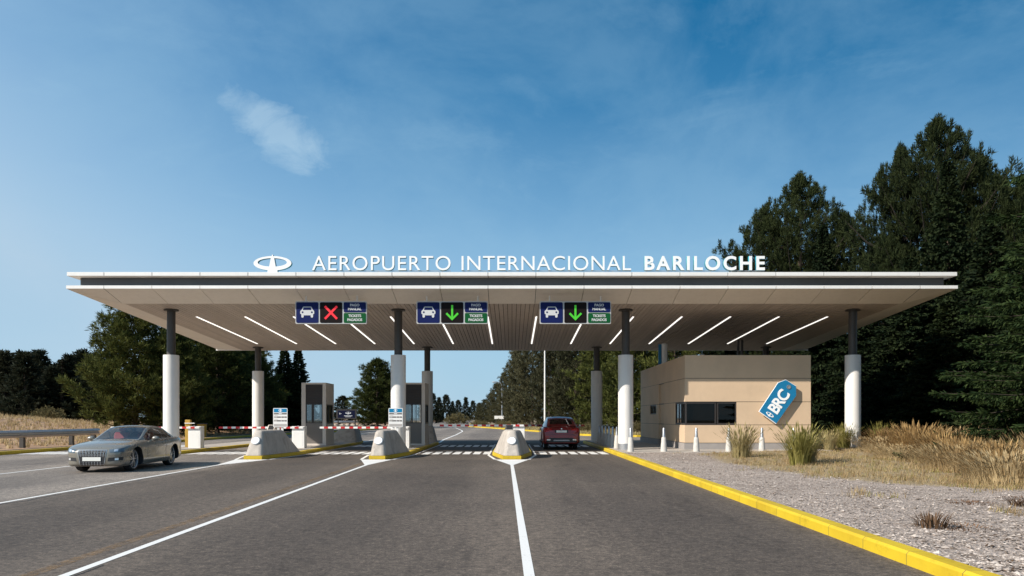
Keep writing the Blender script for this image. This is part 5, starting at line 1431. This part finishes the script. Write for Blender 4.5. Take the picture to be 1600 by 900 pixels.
    # door seams and handles
    for s, ax in ((1,'+x'),(-1,'-x')):
        for a in spec['seams']:
            lay('door_seam', [(L/2-a-.006,.36),(L/2-a+.006,.36),(L/2-a+.006,ZS(a)-.03),(L/2-a-.006,ZS(a)-.03)], ax, M['black'], t, 1, 10, .002)
        for a in spec['handles']:
            lay('door_handle', [(L/2-a-.10,ZS(a)-.14),(L/2-a+.10,ZS(a)-.14),(L/2-a+.10,ZS(a)-.105),(L/2-a-.10,ZS(a)-.105)], ax, paint, t, 4, 1, .018)
        y0, y1 = L/2-axR+r*1.2, L/2-axF-r*1.2
        lay('sill', [(y0,.20+spec['lift']),(y1,.20+spec['lift']),(y1,.27+spec['lift']),(y0,.27+spec['lift'])], ax, M['black'] if spec['lift'] else paint, t, 10, 1, .008)
    return t, lay, bvh

# grey two-door coupe, front towards the camera
sp1 = dict(L=4.63, r=.345, axF=.86, axR=3.61, tw=.80, paint=M['grey_car'], glass=M['car_glass'], crease=.018, lift=0,
    W=[(0,.46),(.04,.62),(.12,.735),(.3,.83),(.55,.89),(.9,.918),(1.6,.925),(2.6,.925),(3.4,.928),(3.9,.915),(4.25,.87),(4.48,.79),(4.6,.70),(4.63,.66)],
    ZS=[(0,.60),(.06,.655),(.2,.715),(.45,.775),(.9,.83),(1.4,.875),(2.0,.90),(3.0,.925),(3.7,.945),(4.2,.93),(4.5,.90),(4.63,.84)],
    ZD=[(0,.64),(.06,.70),(.2,.775),(.45,.845),(.9,.905),(1.35,.945),(1.7,.96),(3.6,.97),(4.1,.985),(4.45,.965),(4.58,.93),(4.63,.88)],
    ZB=[(0,.24),(.06,.20),(.3,.17),(1,.16),(3.6,.17),(4.2,.22),(4.63,.30)],
    CW=[(1.40,.72),(1.6,.79),(2.0,.84),(2.6,.855),(3.2,.845),(3.6,.82),(4.0,.74),(4.25,.64)],
    CR=[(1.40,.70),(1.7,.67),(2.1,.60),(2.5,.57),(3.0,.565),(3.5,.57),(3.9,.58),(4.25,.60)],
    CZ=[(1.40,.925),(1.6,1.01),(1.85,1.145),(2.1,1.26),(2.3,1.325),(2.55,1.362),(2.85,1.37),(3.15,1.35),(3.5,1.275),(3.8,1.165),(4.05,1.06),(4.25,.965)],
    side_win=[(1.72,2.80),(2.86,3.62)], wind=(1.46,2.30), rear=(3.32,4.15), rw=.88, seat_u=2.62, seat=M['seat_red'], mirror=(1.92,.955), seams=(1.55,2.90), handles=(2.72,))
ca = Vector((-12.33,23.72,0))
t, lay, bvh = make_car(sp1, 'grey two door coupe with a blank plate driving towards the viewer in the left lane', 'car', ca, PI+.05)
L = 4.63
for s in (-1,1):
    hl = lay('headlight', [(s*.50,.585),(s*.80,.60),(s*.79,.715),(s*.46,.675)], '+y', M['head_glass'], t, 12, 5, .006)
    lay('lens', [(s*.60,.615),(s*.69,.62),(s*.69,.685),(s*.60,.67)], '+y', M['lens'], hl, 4, 4, .010)
    ik = lay('air_intake', [(s*.44,.335),(s*.78,.36),(s*.78,.455),(s*.46,.44)], '+y', M['black'], t, 8, 4, .005)
    lay('fog_lamp', [(s*.62,.365),(s*.70,.37),(s*.70,.44),(s*.62,.435)], '+y', M['lens'], ik, 4, 4, .012)
lay('grille_frame', [(-.345,.20),(.345,.20),(.415,.665),(-.415,.665)], '+y', M['chrome'], t, 12, 10, .010)
gr = lay('grille', [(-.325,.215),(.325,.215),(.395,.648),(-.395,.648)], '+y', M['black'], t, 12, 10, .016)
for i in range(9):
    x = -.32+.08*i; lay('grille_bar', [(x-.006,.47),(x+.006,.47),(x*1.08+.006,.64),(x*1.08-.006,.64)], '+y', M['chrome'], gr, 1, 3, .020)
for z in (.50,.545,.59): lay('grille_bar', [(-.36,z-.004),(.36,z-.004),(.36,z+.004),(-.36,z+.004)], '+y', M['alu'], gr, 10, 1, .019)
for i in range(7): x = -.24+.08*i; lay('grille_bar', [(x-.006,.235),(x+.006,.235),(x+.006,.325),(x-.006,.325)], '+y', M['alu'], gr, 1, 2, .020)
yf = max(v[1] for v in ((bvh.ray_cast(Vector((x,6,.40)),Vector((0,-1,0)))[0] or Vector((0,0,0))) for x in (-.25,0,.25)))
b = MB(); b.box(-.26,.26,yf+.018,yf+.034,.345,.455); pl_ = b.build('number_plate', M['plate'], t, bevel=.004)
b = MB()
for i in range(4): 
    Mx = Matrix.Translation(Vector((-.105+.07*i,yf+.02,.585))) @ Matrix.Rotation(PI/2,4,'X'); b.lathe([(.036,-.006),(.048,-.006),(.048,.006),(.036,.006),(.036,-.006)],20,0,Mx)
b.build('ring_badge', M['chrome'], gr, smooth=True)
lay('front_lip', [(-.62,.205),(.62,.205),(.64,.235),(-.64,.235)], '+y', M['grey_car'], t, 14, 1, .012)
for s in (-1,1): lay('tail_light', [(s*.45,.70),(s*.80,.72),(s*.80,.84),(s*.45,.84)], '-y', M['tail'], t, 8, 4, .006)
b = MB(); b.lathe([(.165,-.012),(.185,-.012),(.185,.012),(.165,.012),(.165,-.012)], 24, 0, Matrix.Translation(Vector((-.37,L/2-1.98,.985))) @ Matrix.Rotation(R(62),4,'X')); b.build('steering_wheel', M['black'], t, smooth=True)

# red sport utility seen from behind
sp2 = dict(L=4.88, r=.385, axF=.92, axR=3.86, tw=.86, paint=M['red_car'], glass=M['car_glass_dark'], crease=.012, lift=.12,
    W=[(0,.62),(.06,.74),(.2,.85),(.5,.94),(.95,.98),(1.8,.985),(3.2,.99),(3.9,1.0),(4.35,.975),(4.65,.925),(4.80,.87),(4.88,.82)],
    ZS=[(0,.84),(.1,.93),(.4,1.0),(1.1,1.06),(2,1.09),(3.2,1.13),(4.0,1.16),(4.45,1.15),(4.70,1.10),(4.82,1.0),(4.88,.90)],
    ZD=[(0,.88),(.1,.98),(.4,1.07),(1.1,1.13),(1.6,1.16),(3.6,1.18),(4.3,1.20),(4.62,1.20),(4.76,1.15),(4.84,1.04),(4.88,.94)],
    ZB=[(0,.40),(.1,.32),(.5,.27),(1.2,.25),(3.8,.25),(4.5,.28),(4.8,.31),(4.88,.36)],
    CW=[(1.22,.76),(1.5,.84),(2.0,.90),(2.8,.91),(3.6,.89),(4.1,.86),(4.66,.78)],
    CR=[(1.22,.75),(1.6,.73),(2.0,.68),(2.5,.655),(3.2,.64),(3.8,.645),(4.3,.68),(4.66,.72)],
    CZ=[(1.22,1.11),(1.5,1.27),(1.85,1.48),(2.15,1.61),(2.5,1.675),(2.9,1.69),(3.4,1.665),(3.8,1.60),(4.15,1.49),(4.45,1.34),(4.66,1.19)],
    side_win=[(1.62,2.60),(2.66,3.60),(3.66,4.05)], wind=(1.28,2.15), rear=(4.02,4.56), rw=.80, seat_u=2.3, seat=M['beige'], mirror=(1.75,1.19), seams=(1.45,2.62,3.62), handles=(2.45,3.45))
t, lay, bvh = make_car(sp2, 'dark red sport utility car seen from behind in the right lane', 'car', (2.48,39.25,0), 0)
L = 4.88
for s in (-1,1):
    tl = lay('tail_light', [(s*.50,.93),(s*.86,.905),(s*.93,1.075),(s*.48,1.045)], '-y', M['tail'], t, 10, 5, .008)
    lay('lamp_strip', [(s*.55,.965),(s*.84,.96),(s*.86,.99),(s*.55,.995)], '-y', M['seat_red'], tl, 8, 1, .012)
    lay('exhaust', [(s*.56,.475),(s*.74,.475),(s*.74,.535),(s*.56,.535)], '-y', M['chrome'], t, 4, 2, .012)
    lay('reflector', [(s*.60,.635),(s*.82,.645),(s*.82,.675),(s*.60,.665)], '-y', M['tail'], t, 4, 1, .008)
    lay('headlight', [(s*.5,.72),(s*.85,.74),(s*.84,.84),(s*.48,.82)], '+y', M['head_glass'], t, 8, 4, .006)
lay('grille', [(-.3,.62),(.3,.62),(.34,.84),(-.34,.84)], '+y', M['black'], t, 8, 4, .006)
lay('rear_diffuser', [(-.86,.37),(.86,.37),(.56,.60),(-.56,.60)], '-y', M['black'], t, 14, 5, .006)
lay('skid_plate', [(-.42,.445),(.42,.445),(.38,.505),(-.38,.505)], '-y', M['alu'], t, 8, 2, .014)
lay('tailgate_seam', [(-.66,.755),(.66,.755),(.66,.768),(-.66,.768)], '-y', M['black'], t, 14, 1, .004)
rc = [(bvh.ray_cast(Vector((x,-6,.92)),Vector((0,1,0)))[0] or Vector((0,-L/2,0))).y for x in (-.3,0,.3)]; yr = min(rc)
b = MB(); b.box(-.33,.33,yr-.012,yr-.004,.855,.985); npd = b.build('plate_recess', M['black'], t, bevel=.004)
b = MB(); b.box(-.26,.26,yr-.022,yr-.0125,.868,.972); b.build('number_plate', M['plate'], npd, bevel=.003)
b = MB(); b.lathe([(0,-.004),(.04,-.004),(.038,.006),(0,.008)], 18, 0, Matrix.Translation(Vector((0,yr-.012,1.05))) @ Matrix.Rotation(PI/2,4,'X')); b.build('badge', M['chrome'], t, smooth=True)
